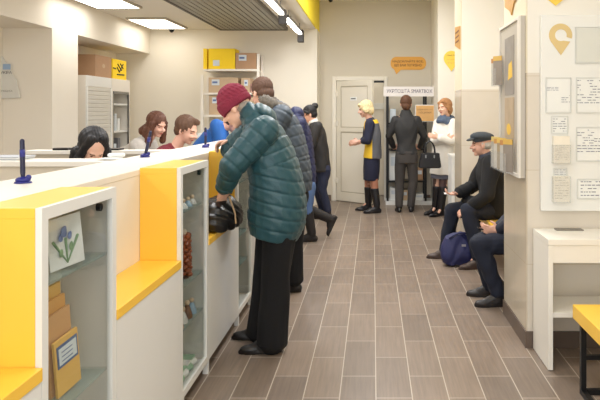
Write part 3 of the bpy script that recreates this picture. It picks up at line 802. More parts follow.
for (a, b_) in (((9.50, 2.15), (9.58, 2.09)), ((9.58, 2.09), (9.72, 2.21)), ((9.45, 2.13), (9.36, 2.135)), ((9.52, 2.20), (9.66, 2.12)), ((9.50, 2.05), (9.76, 2.055)), ((9.62, 2.21), (9.72, 2.15))):
    mb.cap((X, a[0], a[1]), (X, b_[0], b_[1]), .010, .010, 8, 2)
mb.build('emblem', mat('emblem_black', (40, 36, 20), .6), t)

# hanging white bag in the near recess
c = W(5, 75, 7.28)
t = empty('hanging_bag', (c.x, 7.26, 1.7), 'white printed cloth bag hanging on the wall at the left picture edge', 'bag')
y = 7.255
def q(px, py, yy=7.26): v = W(px, py, yy); return v
mb = MB(); pts = [q(-14, 99), q(-12, 62), q(-3, 51), q(0, 53), q(8, 66), q(14, 78), q(16, 79), q(20, 98)]
mb.prism(pts, (0, .022, 0)); mb.build('cloth', mat('bag_white', (216, 214, 206), .8, var=.05, bump=.2), t, bevel=.006)
mb = MB(); mb.prism([q(3, 64, 7.258), q(10.5, 64, 7.258), q(10.5, 69.5, 7.258), q(3, 69.5, 7.258)], (0, -.002, 0)); mb.build('emblem', mat('bag_blue', (150, 176, 206), .6), t)
textmesh('bag_text', 'УКРА', .03, q(6, 72.5, 7.257), 'front', INK, t, .13)
textmesh('bag_print', 'ПОШТА', .02, q(7, 91, 7.257), 'front', GREYM, t, .12)
MB().cyl(q(-2, 51, 7.28), q(-2, 51, 7.24), .012).build('hook', STEEL, t)

# ------------------------------------------------------------------ parcel shelving on the back wall
RX0, RX1 = W(203.5, 70, 10.1).x, W(257, 70, 10.1).x
t = empty('parcel_rack', ((RX0 + RX1) / 2, 10.3, 0), 'tall cream shelving rack full of parcels against the back wall', 'rack')
for x in (RX0 - .041, RX1 + .001):
    for yy in (10.08, 10.44): bx('post', x, x + .04, yy, yy + .03, 0, 2.4 if x > -2.2 else 2.08, CREAM, t)
RZ = [2.165, 1.80, 1.455, 1.03, .6, .2]
for z in RZ: bx('shelf', RX0, RX1, 10.06, 10.48, z - .03, z, CREAM, t)
Y0 = 10.09
def rb(px0, px1, pyt, zi, m, label, name='cardboard_box', d=.33, lab=True, dy=0):
    a = W(px0, pyt, Y0); b_ = W(px1, pyt, Y0); z0 = RZ[zi] + .001
    def deco(tt):
        if lab:
            w = b_.x - a.x; bx('label', a.x + .05, a.x + .05 + min(.12, w * .4), Y0 + dy - .002, Y0 + dy, a.z - .12, a.z - .03, TAPE, tt)
            bx('label_print', a.x + .06, a.x + .05 + min(.09, w * .3), Y0 + dy - .003, Y0 + dy - .002, a.z - .09, a.z - .06, INKB, tt)
    return carton(a.x, b_.x, Y0 + dy, Y0 + d, z0, a.z, m, label, name, tape=False, deco=deco)
rb(203.2, 207, 48.5, 0, YBOX, 'narrow yellow carton at the left end of the top rack shelf', 'yellow_carton', lab=False)
t = rb(208.5, 235, 48.5, 0, YBOX, 'wide yellow carton on the top rack shelf', 'yellow_carton', lab=False)
a = W(213, 62, Y0); bx('label', a.x, a.x + .10, Y0 - .002, Y0, a.z - .06, a.z + .03, TAPE, t)
rb(235.5, 256.5, 53, 0, KRAFT, 'brown cardboard box with a white label on the top rack shelf')
rb(208.5, 238, 77.5, 1, KRAFTL, 'wide pale cardboard box on the second rack shelf')
rb(241, 250, 78, 1, KRAFTL, 'small brown box right of the wide pale one on the second rack shelf')
rb(250.5, 256.5, 84, 1, mat('pink_box', (196, 150, 140), .6), 'small pinkish box at the right end of the second rack shelf', lab=False)
rb(209, 222, 95.5, 2, KRAFTL, 'pale cardboard box at the left of the third rack shelf')
rb(223, 236, 97, 2, KRAFT, 'brown cardboard box on the third rack shelf above the maroon hat')
rb(238, 254, 97, 2, KRAFTL, 'light cardboard box on the third rack shelf, mostly hidden by heads')

# ------------------------------------------------------------------ back wall: bubble sign, pickup rack
def extrude_front(name, pts, m, parent, th=.012):
    return MB().prism(pts, (0, -th, 0)).build(name, m, parent)
YS = YB - .001
def rounded(px0, px1, py0, py1, Y, r, n=8):
    a = W(px0, py0, Y); b_ = W(px1, py1, Y); P = []
    for cx, cz, s0 in ((b_.x - r, a.z - r, 0), (a.x + r, a.z - r, 1), (a.x + r, b_.z + r, 2), (b_.x - r, b_.z + r, 3)):
        for k in range(n + 1): an = (s0 + k / n) * PI / 2; P.append(V((cx + r * math.cos(an), Y, cz + r * math.sin(an))))
    return P
t = empty('speech_bubble_sign', W(408, 63, YS), 'rounded ochre speech bubble sign high on the back wall', 'sign')
P = rounded(390.6, 426, 56.8, 69.8, YS, .10)
mb = MB(); mb.prism(P, (0, -.012, 0)); mb.prism([W(393, 67, YS), W(401, 69.7, YS), W(396.3, 74.3, YS)], (0, -.0118, 0))
mb.build('plate', GOLD, t)
textmesh('lettering', 'НАДСИЛАЙТЕ ВСЕ,', .052, W(408, 61.3, YS - .0125), 'front', BROWNINK, t, .52, .02)
textmesh('lettering', 'ЩО ВАМ ПОТРІБНО', .052, W(408, 65.4, YS - .0125), 'front', BROWNINK, t, .46, .02)

YR = 10.52
t = empty('pickup_rack', W(406, 206, YR), 'black framed pickup rack with a white header sign behind the man in dark grey', 'rack')
xl, xr = W(387.6, 0, YR).x, W(425.6, 0, YR).x
for x in (xl, xr):
    for yy in (YR, YR + .34): bx('post', x - .018, x + .018, yy - .018, yy + .018, .06, 1.76, BLACKM, t)
bx('base', xl - .03, xr + .14, YR - .03, YR + .37, .0, .06, WHITE, t)
bx('shelf', xl + .0185, xr - .0185, YR, YR + .34, .36, .385, BLACKM, t); bx('shelf', xl + .0185, xr - .0185, YR, YR + .34, .88, .905, BLACKM, t); bx('shelf', xl + .0185, xr - .0185, YR, YR + .34, 1.30, 1.325, BLACKM, t)
bx('back_panel', xl, xr, YR + .36, YR + .375, .06, 1.76, mat('rack_back', (214, 206, 190), .6), t)
a = W(383.6, 86.6, YR - .03); b_ = W(434.4, 96.4, YR - .03)
sg = bx('header_sign', a.x, b_.x, YR - .03, YR - .019, b_.z, a.z, mat('sign_white', (228, 224, 222), .5), t)
textmesh('header_text', 'УКРПОШТА SMARTBOX', .062, W(409.5, 91, YR - .031), 'front', PURPLE, sg, .735)
a = W(416, 105.5, YR - .03); b_ = W(434.5, 121, YR - .03)
t = empty('orange_poster', (a.x, YR, b_.z), 'orange poster hung on the right side of the pickup rack', 'poster')
o = bx('poster', a.x, b_.x, YR - .03, YR - .020, b_.z, a.z, ORSIGN, t)
bx('poster_border', a.x - .012, b_.x + .012, YR - .020, YR - .0185, b_.z - .012, a.z + .012, PAPER, t)
textmesh('poster_text', 'ЗАБИРАЙТЕ ТУТ', .03, W(425, 109.5, YR - .031), 'front', BROWNINK, t, .25)
textmesh('poster_text', 'ПОСИЛКИ', .03, W(425, 112.6, YR - .031), 'front', BROWNINK, t, .20)
for k, (px0, px1, pyt, z0, m, lab) in enumerate((
        (389.5, 397, 151, .386, PAPER, 'white parcel on the middle shelf of the pickup rack, left of the man'),
        (390, 396, 188, .061, PAPER, 'white parcel at the bottom left of the pickup rack'),
        (414, 423.5, 194, .061, PAPER, 'white parcel at the bottom right of the pickup rack'),
        (415, 423, 168, .386, KRAFT, 'brown parcel on the lower shelf of the pickup rack, right of the man'),
        (390, 396, 109, 1.326, mat('pale_blue_parcel', (196, 208, 216), .5), 'pale parcel high on the left of the pickup rack'),
        (399, 408, 190, .061, KRAFTL, 'light brown parcel at the bottom of the pickup rack between the boots'))):
    a = W(px0, pyt, YR + .05); b_ = W(px1, pyt, YR + .05)
    tt = empty('parcel', (a.x, YR + .15, z0), lab, 'parcel')
    bx('wrapping', a.x, b_.x, YR + .05, YR + .27, z0, a.z, m, tt, bevel=.006)
    bx('label', a.x + .02, b_.x - .02, YR + .048, YR + .05, z0 + (a.z - z0) * .5, z0 + (a.z - z0) * .8, TAPE, tt)

# pin signs on the piers
def pin_pts(c, r, tip, axis):
    P = []
    for k in range(25):
        a = math.radians(-35 + 250 * k / 24); P.append((c[0] + r * math.cos(a), c[1] + r * math.sin(a)))
    P.append((c[0], c[1] - tip)); return P
c = W(451.3, 58.5, 9.799)
t = empty('pin_sign', c, 'yellow map pin sign with small print on the far white pier', 'sign')
MB().prism([V((x, 9.799, z)) for x, z in pin_pts((c.x, c.z), .115, .195, 0)], (0, -.012, 0)).build('plate', YSIGN, t)
textmesh('lettering', 'МАЄТЕ', .022, W(451.3, 55.3, 9.786), 'front', BROWNINK, t, .13)
textmesh('lettering', 'ПОСИЛКУ', .015, W(451.3, 59.5, 9.786), 'front', GOLDD, t, .13)
textmesh('lettering', 'ТУТ', .018, W(451.3, 63, 9.786), 'front', GOLDD, t, .12)
XS = .9775
t = empty('angled_sign', (XS, 7.5, 2.4), 'brown ochre sign on the side of the middle pier, seen edge on', 'sign')
MB().prism([V((XS, 7.26, 2.20)), V((XS, 7.26, 2.46)), V((XS, 7.68, 2.50)), V((XS, 7.68, 2.28))], (-.010, 0, 0)).build('plate', GOLDD, t)
mb = MB()
for k in range(3): mb.box(XS - .012, XS - .010, 7.32, 7.62, 2.30 + k * .055, 2.318 + k * .055)
mb.build('lettering', BROWNINK, t)
t = empty('angled_sign', (XS, 4.5, 2.3), 'brown ochre pointed sign above the framed board on the near pier', 'sign')
P = [(4.20, 2.62), (4.78, 2.62), (4.78, 2.27), (4.62, 2.22), (4.56, 2.10 + .08), (4.48, 2.25), (4.20, 2.32)]
MB().prism([V((XS, y, z)) for y, z in P], (-.010, 0, 0)).build('plate', GOLDD, t)
mb = MB()
for k in range(3): mb.box(XS - .012, XS - .010, 4.26, 4.70, 2.34 + k * .07, 2.362 + k * .07)
mb.build('lettering', BROWNINK, t)
YP = 4.1395
c = W(555.5, -6, YP)
t = empty('pin_sign', c, 'tip of a yellow map pin sign at the top picture edge above the white board', 'sign')
MB().prism([V((x, YP, z)) for x, z in pin_pts((c.x, c.z + .01), .07, .085, 0)], (0, -.010, 0)).build('plate', YSIGN, t)

# framed board on the pier side
BXo = .9775
t = empty('framed_board', (BXo, 4.5, 1.0), 'silver framed notice board on the side of the near pier', 'board')
bz0, bz1, by0, by1 = 1.075, 2.12, 4.17, 4.83
bx('panel', BXo - .030, BXo - .001, by0, by1, bz0, bz1, mat('board_silver', (186, 180, 170), .4, metal=.2), t)
mb = MB(); w = .05
mb.box(BXo - .042, BXo - .030, by0, by0 + w, bz0, bz1); mb.box(BXo - .042, BXo - .030, by1 - .02, by1, bz0, bz1); mb.box(BXo - .042, BXo - .030, by0 + w, by1 - .02, bz0, bz0 + .02); mb.box(BXo - .042, BXo - .030, by0 + w, by1 - .02, bz1 - .02, bz1)
mb.build('frame', mat('frame_white', (222, 218, 210), .4), t)
pic = bx('picture', BXo - .033, BXo - .0305, 4.36, 4.66, 1.62, 2.02, mat('picture_grey', (140, 134, 128), .5, var=.3, vscale=9), t)
MB().prism([V((BXo - .034, 4.40, 1.74)), V((BXo - .034, 4.54, 1.72)), V((BXo - .034, 4.52, 1.83)), V((BXo - .034, 4.42, 1.85))], (-.001, 0, 0)).build('picture_patch', mat('patch_yellow', (232, 190, 70), .5), pic)
pic = bx('picture', BXo - .033, BXo - .0305, 4.36, 4.66, 1.32, 1.60, mat('picture_brown', (176, 156, 130), .5, var=.3, vscale=9), t)
MB().ell((BXo - .034, 4.52, 1.38), (.001, .07, .04)).build('picture_patch', MATS['patch_yellow'], pic)
def holder(y0, y1, z0, z1, n, label, outx=.05):
    tt = empty('brochure_holder', (BXo - .06, (y0 + y1) / 2, z0), label, 'brochure holder')
    cg = mat('clear_acrylic', (214, 218, 220), .15, alpha=.16)
    mb = MB(); xo = BXo - .043
    mb.box(xo - outx, xo, y0, y1, z0, z0 + .006); mb.box(xo - outx, xo - outx + .004, y0, y1, z0 + .006, z0 + (z1 - z0) * .6)
    mb.build('tray', cg, tt)
    dy = (y1 - y0) / n; cols = [(214, 176, 92), (190, 136, 84), (222, 190, 104), (204, 150, 84), (208, 186, 120)]; body = [(150, 140, 130), (196, 192, 184), (168, 150, 122), (206, 200, 190), (176, 172, 164)]
    nm = label.split(' ')[0]
    for k in range(n):
        yk = y0 + (k + .5) * dy; xk = xo - outx * .5; hgt = z1 - z0 - .012 * (k % 2)
        M = Matrix.Translation((xk, yk, z0 + .007)) @ Matrix.Rotation(.55, 4, 'Z')
        l = MB().box(-.003, .003, -.045, .045, 0, hgt, M).build('brochure', mat('brochure_%d' % (k % 5), body[k % 5], .5, var=.15, vscale=25))
        tag(l, 'upright narrow brochure in the %s clear holder of the framed board' % nm, 'brochure', 'brochures in the %s holder' % nm)
        MB().box(-.0042, .0032, -.045, .045, hgt * .84, hgt + .001, M).build('heading', mat('heading_%d' % (k % 5), cols[k % 5], .5), l)
holder(4.70, 4.86, 1.69, 1.90, 2, 'upper clear holder with leaflets at the far edge of the framed board')
holder(4.30, 4.84, 1.09, 1.31, 5, 'lower clear holder with a row of leaflets on the framed board', outx=.06)

# white information board on the near pier front
t = empty('information_board', W(541, 211, 4.13), 'large white information board with documents on the near pier', 'board')
a = W(541, 15, 4.10); b_ = W(541, 211, 4.10)
bx('panel', a.x, a.x + 1.0, 4.10, 4.138, b_.z, a.z, mat('board_white', (229, 230, 227), .4, var=.008), t, bevel=.003)
YQ = 4.0995
c = W(560.5, 35.2, YQ); R1, R2 = .0735, .037
Pp = []
mb = MB(); N = 48
ou = lambda d: V((c.x + R1 * math.cos(math.radians(d)), YQ, c.z + R1 * math.sin(math.radians(d))))
inn = lambda d: V((c.x + .002 + R2 * math.cos(math.radians(d)), YQ, c.z + R2 * math.sin(math.radians(d))))
for k in range(N):
    d0 = -17 + 229 * k / N; d1 = -17 + 229 * (k + 1) / N
    mb.prism([ou(d0), ou(d1), inn(d1 if d1 < 215 else 215), inn(d0)], (0, -.002, 0))
tip = V((c.x + .002, YQ, c.z - .127)); cen = V((c.x, YQ, c.z - .066))
P = [inn(212 + k * 11.5) for k in range(8)]
for a_, b__ in zip(P[:-1], P[1:]): mb.prism([a_, b__, cen], (0, -.002, 0))
mb.prism([ou(212), P[0], cen, tip], (0, -.002, 0)); mb.prism([P[-1], ou(-33), tip, cen], (0, -.002, 0))
mb.build('pin_emblem', mat('pin_gold', (214, 190, 134), .5), t)
mb = MB()
def doc(px0, px1, py0, py1, rows, seed, label, yoff=0, deep=0.0, inkrows=None, m=PAPER, cover=True, dens=.7):
    a = W(px0, py0, YQ); b_ = W(px1, py1, YQ)
    tt = empty('document_pocket', (a.x, YQ, b_.z), label, 'document')
    y = YQ - deep
    p = bx('sheet', a.x + .008, b_.x - .008, y - .003, YQ - .0005, b_.z + .008, a.z - .008, m, tt)
    if rows:
        for (u0, u1, v0, v1, r) in rows:
            s = MB()
            w = b_.x - a.x; h = a.z - b_.z
            scribble(s, a.x + u0 * w, a.x + u1 * w, b_.z + v0 * h, b_.z + v1 * h, y - .0032, r, .97 if r <= 3 else dens, .26, seed)
            s.build('print', mat('faint_ink', (118, 122, 140), .6), p)
    fr = MB(); e = .0025
    for (x0, x1, z0, z1) in ((a.x, b_.x, b_.z, b_.z + e), (a.x, b_.x, a.z - e, a.z), (a.x, a.x + e, b_.z + e, a.z - e), (b_.x - e, b_.x, b_.z + e, a.z - e)):
        fr.box(x0, x1, y - .006, YQ - .0005, z0, z1)
    fr.build('pocket_edge', mat('pocket_edge', (212, 214, 210), .3), tt)
    return tt
doc(575, 612, 27, 63.5, [], 1, 'empty grey pocket beside the pin emblem on the white board', m=mat('pocket_grey', (214, 216, 210), .3))
t2 = doc(545.5, 571, 77.5, 113, [(.05, .5, .62, .74, 3), (.62, .95, .28, .52, 4)], 2, 'sheet with two small blocks of print, below the pin emblem')
doc(576, 612, 77.5, 113, [(.03, .13, .55, .95, 6), (.3, .9, .55, .95, 5), (.03, .9, .25, .55, 4)], 3, 'sheet dense with handwriting in the upper row at the right picture edge')
doc(551, 568, 116, 134, [(.1, .9, .1, .9, 6)], 4, 'small printed sheet above the upper leaflet box')
doc(576, 612, 127, 161.5, [(.03, .5, .5, .95, 6), (.03, .9, .25, .5, 3), (.5, .9, .55, .7, 2)], 5, 'printed form in the middle row at the right picture edge')
doc(553, 567, 168, 176, [(.1, .9, .1, .9, 3)], 6, 'thin printed strip above the lower leaflet box')
doc(577, 612, 179, 199, [(.1, .95, .1, .95, 5)], 7, 'printed form in the bottom row at the right picture edge')
def leafbox(px0, px1, py0, pyt, py1, label, seed):
    a = W(px0, py0, YQ); b_ = W(px1, py1, YQ); c = W(px0, pyt, YQ)
    tt = empty('leaflet_box', (a.x, YQ, b_.z), label, 'leaflet box')
    cg = MATS['clear_acrylic']
    m = MB(); m.box(a.x, b_.x, YQ - .04, YQ - .036, b_.z, c.z); m.box(a.x, a.x + .003, YQ - .036, YQ - .001, b_.z, c.z); m.box(b_.x - .003, b_.x, YQ - .036, YQ - .001, b_.z, c.z); m.box(a.x, b_.x, YQ - .036, YQ - .001, b_.z, b_.z + .003)
    m.build('holder', cg, tt)
    l = bx('leaflets', a.x + .005, b_.x - .005, YQ - .034, YQ - .002, b_.z + .004, a.z, mat('leaflet_paper', (236, 230, 216), .6, var=.05, vscale=40), tt)
    s = MB(); scribble(s, a.x + .012, b_.x - .012, b_.z + .02, c.z, YQ - .0345, 9, .75, .3, seed); s.build('print', mat('leaflet_ink', (190, 183, 170), .6), l)
leafbox(551.5, 569, 136, 144.5, 163, 'upper clear leaflet box with cream leaflets on the white board', 11)
leafbox(551.5, 569, 176, 176, 202, 'lower clear leaflet box with cream leaflets on the white board', 12)

# ------------------------------------------------------------------ side table and benches
t = empty('side_table', (1.45, 3.94, 0), 'white side table with a lower shelf against the near pier', 'table')
CT = mat('table_cream', (237, 234, 226), .35, var=.01)
bx('side_panel', 1.015, 1.043, 3.765, 4.12, .004, .727, CT, t, bevel=.0015); bx('side_panel', 1.90, 1.928, 3.765, 4.12, .004, .727, CT, t, bevel=.0015)
bx('top', 1.013, 1.93, 3.762, 4.122, .728, .762, CT, t, bevel=.002)
bx('apron', 1.044, 1.899, 3.77, 3.79, .625, .727, CT, t)
bx('shelf', 1.044, 1.899, 3.775, 4.115, .305, .335, CT, t, bevel=.0015)
a = W(556, 230, 4.05); tag(bx('cable_grommet', a.x, a.x + .17, 4.035, 4.10, .7622, .768, mat('grommet_grey', (120, 116, 108), .4), bevel=.002), 'flat grey plate lying on the white side table', 'plate')
def bench(x0, x1, y0, y1, z, th, legs_y, label, bar=True):
    t = empty('bench', ((x0 + x1) / 2, (y0 + y1) / 2, 0), label, 'bench')
    bx('seat', x0, x1, y0, y1, z - th, z, YELLOW, t, bevel=.003)
    for ly in legs_y:
        mb = MB(); w = .028; xa, xb = x0 + .012, x1 - .02
        mb.box(xa, xa + w, ly, ly + w, w, z - th - .001); mb.box(xb - w, xb, ly, ly + w, w, z - th - .001); mb.box(xa, xb, ly, ly + w, 0, w)
        if bar: mb.box(xa + w, xb - w, ly + .004, ly + w - .004, .185, .21)
        mb.build('leg_frame', BLACKM, t)
    if bar:
        mb = MB(); mb.box(x0 + .012, x0 + .04, legs_y[0] + .028, legs_y[1], .0, .028); mb.build('floor_rail', BLACKM, t)
    return t
bench(1.09, 1.62, 2.1, 3.55, .45, .075, (2.16, 3.44), 'yellow topped bench with black metal frame at the lower right corner')
bench(1.10, 1.56, 4.95, 7.10, .45, .07, (5.1, 6.85), 'yellow waiting bench under the seated man in the flat cap', bar=False)
t = empty('white_stand', (1.2, 8.6, 0), 'white narrow stand beyond the middle pier beside the woman in white', 'stand')
bx('side_panel', 1.035, 1.075, 8.55, 8.95, 0, .90, WHITE, t); bx('side_panel', 1.50, 1.54, 8.55, 8.95, 0, .90, WHITE, t); bx('top', 1.03, 1.545, 8.54, 8.96, .90, .93, WHITE, t)
# light switch reflection-free socket on near pier base: none

area('lobby_fill', (-.2, 11.45, 2.5), .4, .3, 5)  # unseen fill light added to brighten the lobby behind the door gap
# ================================================================== PEOPLE
def J_(**k):
    return {n: (W(*v) if not isinstance(v, Vector) else v) for n, v in k.items()}
def cloth(name, rgb, rough=.8, var=.08, bump=.25, bscale=120, sheen=0.0, vscale=14):
    return mat(name, rgb, rough, var=var, bump=bump, bscale=bscale, sheen=sheen, vscale=vscale)
LW_ = V((-1, 0, 0))

# 1 ---- person in the teal quilted coat
J = J_(pel=(281, 203, 4.15), waist=(279, 180, 4.15), chest=(268, 146, 4.15), neck=(254, 121, 4.15), head=(236, 108, 4.17),
       shL=(264, 131, 3.97), shR=(256, 127, 4.34), elL=(233, 165, 3.90), elR=(232, 149, 4.42), wrL=(224, 189, 3.98), wrR=(233, 141, 4.40),
       hipL=(282, 210, 4.06), hipR=(276, 208, 4.24), knL=(276, 277, 4.06), knR=(267, 272, 4.25), anL=(272, 338, 4.06), anR=(262, 328, 4.28))
p = person('person', (J['pel'].x, 4.15, 0), 'person in a teal quilted coat and maroon knit hat leaning on the counter', J, (-1, 0),
           SKINP, hp=(.62, 0), hfwd=(-1, .12), voxel=.0065,
           hands={'L': (V((-.25, .35, -.9)), V((-.7, .7, 0)), V((0, 1, 0)), .8), 'R': (V((-1, -.1, -.15)), V((.1, -.3, -1)), V((0, -1, .2)), .8)})
TEAL = cloth('teal_coat', (30, 74, 84), .42, var=.10, bump=.15, sheen=.05)
mb = MB()
mb.loft([(W(273, 236, 4.15), .150, .21), (W(276.5, 222, 4.15), .182, .222), (W(278, 203, 4.15), .183, .222), (W(276, 180, 4.15), .170, .215), (W(270, 155, 4.15), .155, .215),
         (W(263, 135, 4.15), .130, .205), (W(257, 122, 4.15), .098, .150), (W(252, 113, 4.15), .075, .085)], (0, -1, 0), sub=5)
sleeves(mb, J, .098, .080, .058, .97)
mb.ell(W(262, 118, 4.15), (.11, .12, .05), Matrix.Rotation(math.radians(38), 3, 'Y'))
segs = [(W(269, 236, 4.15), W(282, 180, 4.15), .19), (W(282, 180, 4.15), W(254, 116, 4.15), .17), (J['shL'], J['elL'], .085), (J['elL'], J['wrL'], .07), (J['shR'], J['elR'], .085), (J['elR'], J['wrR'], .07)]
coat = blob('coat', mb, TEAL, p['root'], .006, 3, quilt(segs, .078, .0058, .0025))
mb = MB(); mb.loft([(W(259, 111, 4.15), .085, .105), (W(255, 115, 4.15), .088, .105), (W(251, 121, 4.15), .085, .10)], (0, -1, 0))
mb.ell(W(266, 112.5, 4.15), (.085, .12, .04), Matrix.Rotation(math.radians(40), 3, 'Y')); 
blob('hood', mb, TEAL, p['root'], .007, 4, folds(.004, 40))
def seam(pts, r, m, parent, name='seam'):
    mb = MB()
    for a, b_ in zip(pts[:-1], pts[1:]): mb.cap(a, b_, r, r, 8, 2)
    return mb.build(name, m, parent, smooth=True)
mb = MB(); legs(mb, J, .115, .092, .098, cut=1.10); mb.ell(J['pel'], (.14, .175, .13))
BLACKT = cloth('black_trousers', (9, 9, 13), .9, bump=.1, sheen=0)
blob('trousers', mb, BLACKT, p['root'], .009, 5, folds(.005, 22, .3))
SHOEB = mat('black_leather', (26, 24, 24), .4, var=.1, bump=.1)
for q, t in (('L', (-1, -.12, 0)), ('R', (-1, .1, 0))):
    blob('shoe', shoe(MB(), V((J['an' + q].x, J['an' + q].y, .09)), t), SHOEB, p['root'], .006, 2)
def hat(m):
    mb = MB(); mb.ell(HP(p, -.018, 0, .062), (.104, .094, .094), p['M'])
    mb.loft([(HP(p, -.012, 0, -.002), .106, .089), (HP(p, -.010, 0, .036), .112, .098), (HP(p, -.012, 0, .060), .104, .092)], p['side'])
    M3 = p['M']
    def post(me, org):
        co, no = vcoords(me); L = (co + np.array(org) - np.array(p['J']['head'])) @ np.array(M3)
        a = np.arctan2(L[:, 1], L[:, 0] + .018); band = L[:, 2] < .05
        w = np.where(band, np.abs(np.sin(a * 26)) * .0035, np.abs(np.sin(a * 10 + L[:, 2] * 55)) * .006 * np.abs(np.sin(L[:, 2] * 95)) ** .5)
        co = co + no * w[:, None]; me.vertices.foreach_set('co', co.ravel()); me.update()
    return blob('knit_hat', mb, m, p['root'], .0055, 2, post)
hat(cloth('maroon_knit', (134, 44, 66), .95, var=.15, bump=.5, bscale=90, vscale=40))
hair_part(p, [('e', (-.05, 0, -.03), (.05, .075, .045))], mat('grey_hair', (150, 140, 130), .8, var=.2), sm=2)
# scarf hint at the collar
mb = MB(); mb.ell(W(252, 121, 4.15), (.085, .10, .045), Matrix.Rotation(math.radians(25), 3, 'Y')); blob('collar', mb, TEAL, p['root'], .007, 3)

# black handbag on the ledge
t = empty('handbag', V((-1.0, 4.12, .7755)), 'slouchy black leather handbag resting on the yellow ledge at the teal coat', 'bag')
BAGM = mat('black_bag_leather', (22, 21, 22), .35, var=.15, bump=.5, bscale=25)
mb = MB(); mb.loft([(V((-.975, 4.12, .79)), .125, .27), (V((-.97, 4.12, .84)), .13, .28), (V((-.975, 4.12, .90)), .105, .25), (V((-.98, 4.12, .955)), .06, .17)], (0, 1, 0))
def flat(me, org):
    co, no = vcoords(me); P = co + np.array(org)
    w = np.sin(P[:, 1] * 60 + 6 * np.sin(P[:, 2] * 22)) * .006; co = co + no * w[:, None]
    co[:, 2] = np.maximum(co[:, 2] , .7756 - org[2]); me.vertices.foreach_set('co', co.ravel()); me.update()
blob('bag_body', mb, BAGM, t, .008, 3, flat)
mb = MB(); pts = [V((-.93 , 4.0 + .26 * math.sin(a) * .0 + .13 * (1 - math.cos(a)), .97 + .10 * math.sin(a))) for a in [PI * k / 10 for k in range(11)]]
for a, b_ in zip(pts[:-1], pts[1:]): mb.cap(a, b_, .008, .008, 8, 2)
mb.build('handle', BAGM, t, smooth=True)
mb = MB(); mb.cap(V((-.88, 3.98, .98)), V((-.845, 3.98, .88)), .006, .006, 8, 2); mb.cap(V((-.845, 3.98, .88)), V((-.84, 3.98, .82)), .005, .006, 8, 2)
mb.build('zip_pull', mat('tan_strap', (176, 150, 116), .5), t, smooth=True)

# 2 ---- person in the grey padded coat
J = J_(pel=(294, 197, 5.5), waist=(292, 176, 5.5), chest=(284, 135, 5.5), neck=(271, 110, 5.5), head=(261.5, 93, 5.5),
       shL=(281, 116, 5.33), shR=(274, 114, 5.68), elL=(266, 146, 5.24), elR=(256, 140, 5.75), wrL=(249, 146, 5.35), wrR=(247, 147, 5.66),
       hipL=(294, 200, 5.42), hipR=(291, 200, 5.58), knL=(293, 243, 5.42), knR=(290, 240, 5.60), anL=(294, 279, 5.42), anR=(287, 275, 5.66))
p = person('person', (J['pel'].x, 5.5, 0), 'brown haired person in a grey padded coat with fur collar behind the teal coated one', J, (-1, 0),
           hp=(.35, 0), hfwd=(-.75, .66), hands={'L': (V((-1, 0, -.1)), V((0, 0, -1)), V((0, 1, 0)), .4), 'R': (V((-1, 0, -.1)), V((0, 0, -1)), V((0, -1, 0)), .4)})
GREYC = cloth('grey_padded', (62, 74, 86), .5, var=.12, bump=.15)
mb = MB()
mb.loft([(W(292, 190, 5.5), .165, .21), (W(292, 176, 5.5), .170, .21), (W(289, 155, 5.5), .165, .22), (W(284, 132, 5.5), .155, .22), (W(278, 116, 5.5), .12, .20), (W(272, 107, 5.5), .09, .10)], (0, -1, 0), sub=5)
sleeves(mb, J, .098, .078, .058)
segs = [(W(292, 192, 5.5), W(291, 170, 5.5), .18), (W(291, 170, 5.5), W(272, 107, 5.5), .17), (J['shL'], J['elL'], .085), (J['elL'], J['wrL'], .07), (J['shR'], J['elR'], .085)]
blob('coat', mb, GREYC, p['root'], .0085, 3, quilt(segs, .09, .006, .003))
mb = MB(); rnd = random.Random(3)
for k in range(26):
    a = 2 * PI * k / 26; c = W(274, 103.5, 5.5) + V((.10 * math.cos(a), .105 * math.sin(a), -.055 * math.cos(a)))
    mb.ell(c, (.036 + rnd.uniform(-.006, .008),) * 3, n=8, k=6)
def furp(me, org):
    co, no = vcoords(me); r = np.random.RandomState(4); co = co + no * (r.rand(len(co), 1) * .014 - .002); me.vertices.foreach_set('co', co.ravel()); me.update()
blob('fur_collar', mb, cloth('grey_fur', (112, 106, 98), .95, var=.3, vscale=60), p['root'], .008, 1, furp)
mb = MB(); mb.ell(W(279, 109, 5.5), (.10, .13, .06), Matrix.Rotation(math.radians(45), 3, 'Y')); blob('hood', mb, GREYC, p['root'], .009, 3)
hair_part(p, [('e', (-.026, 0, .042), (.100, .088, .092)), ('e', (-.055, 0, -.02), (.06, .078, .07)), ('c', (.0, .075, .03), (.0, .078, -.01), .014, .010), ('c', (.0, -.075, .03), (.0, -.078, -.01), .014, .010)], mat('brown_hair', (84, 58, 44), .75, var=.25, vscale=60))
mb = MB(); legs(mb, J, .115, .085, .08, cut=1.06); mb.ell(J['pel'], (.13, .17, .12)); blob('trousers', mb, BLACKT, p['root'], .010, 4, folds(.004, 22, .3))
for q in 'LR': blob('shoe', shoe(MB(), V((J['an' + q].x, J['an' + q].y, .09)), (-1, 0, 0)), SHOEB, p['root'], .007, 2)

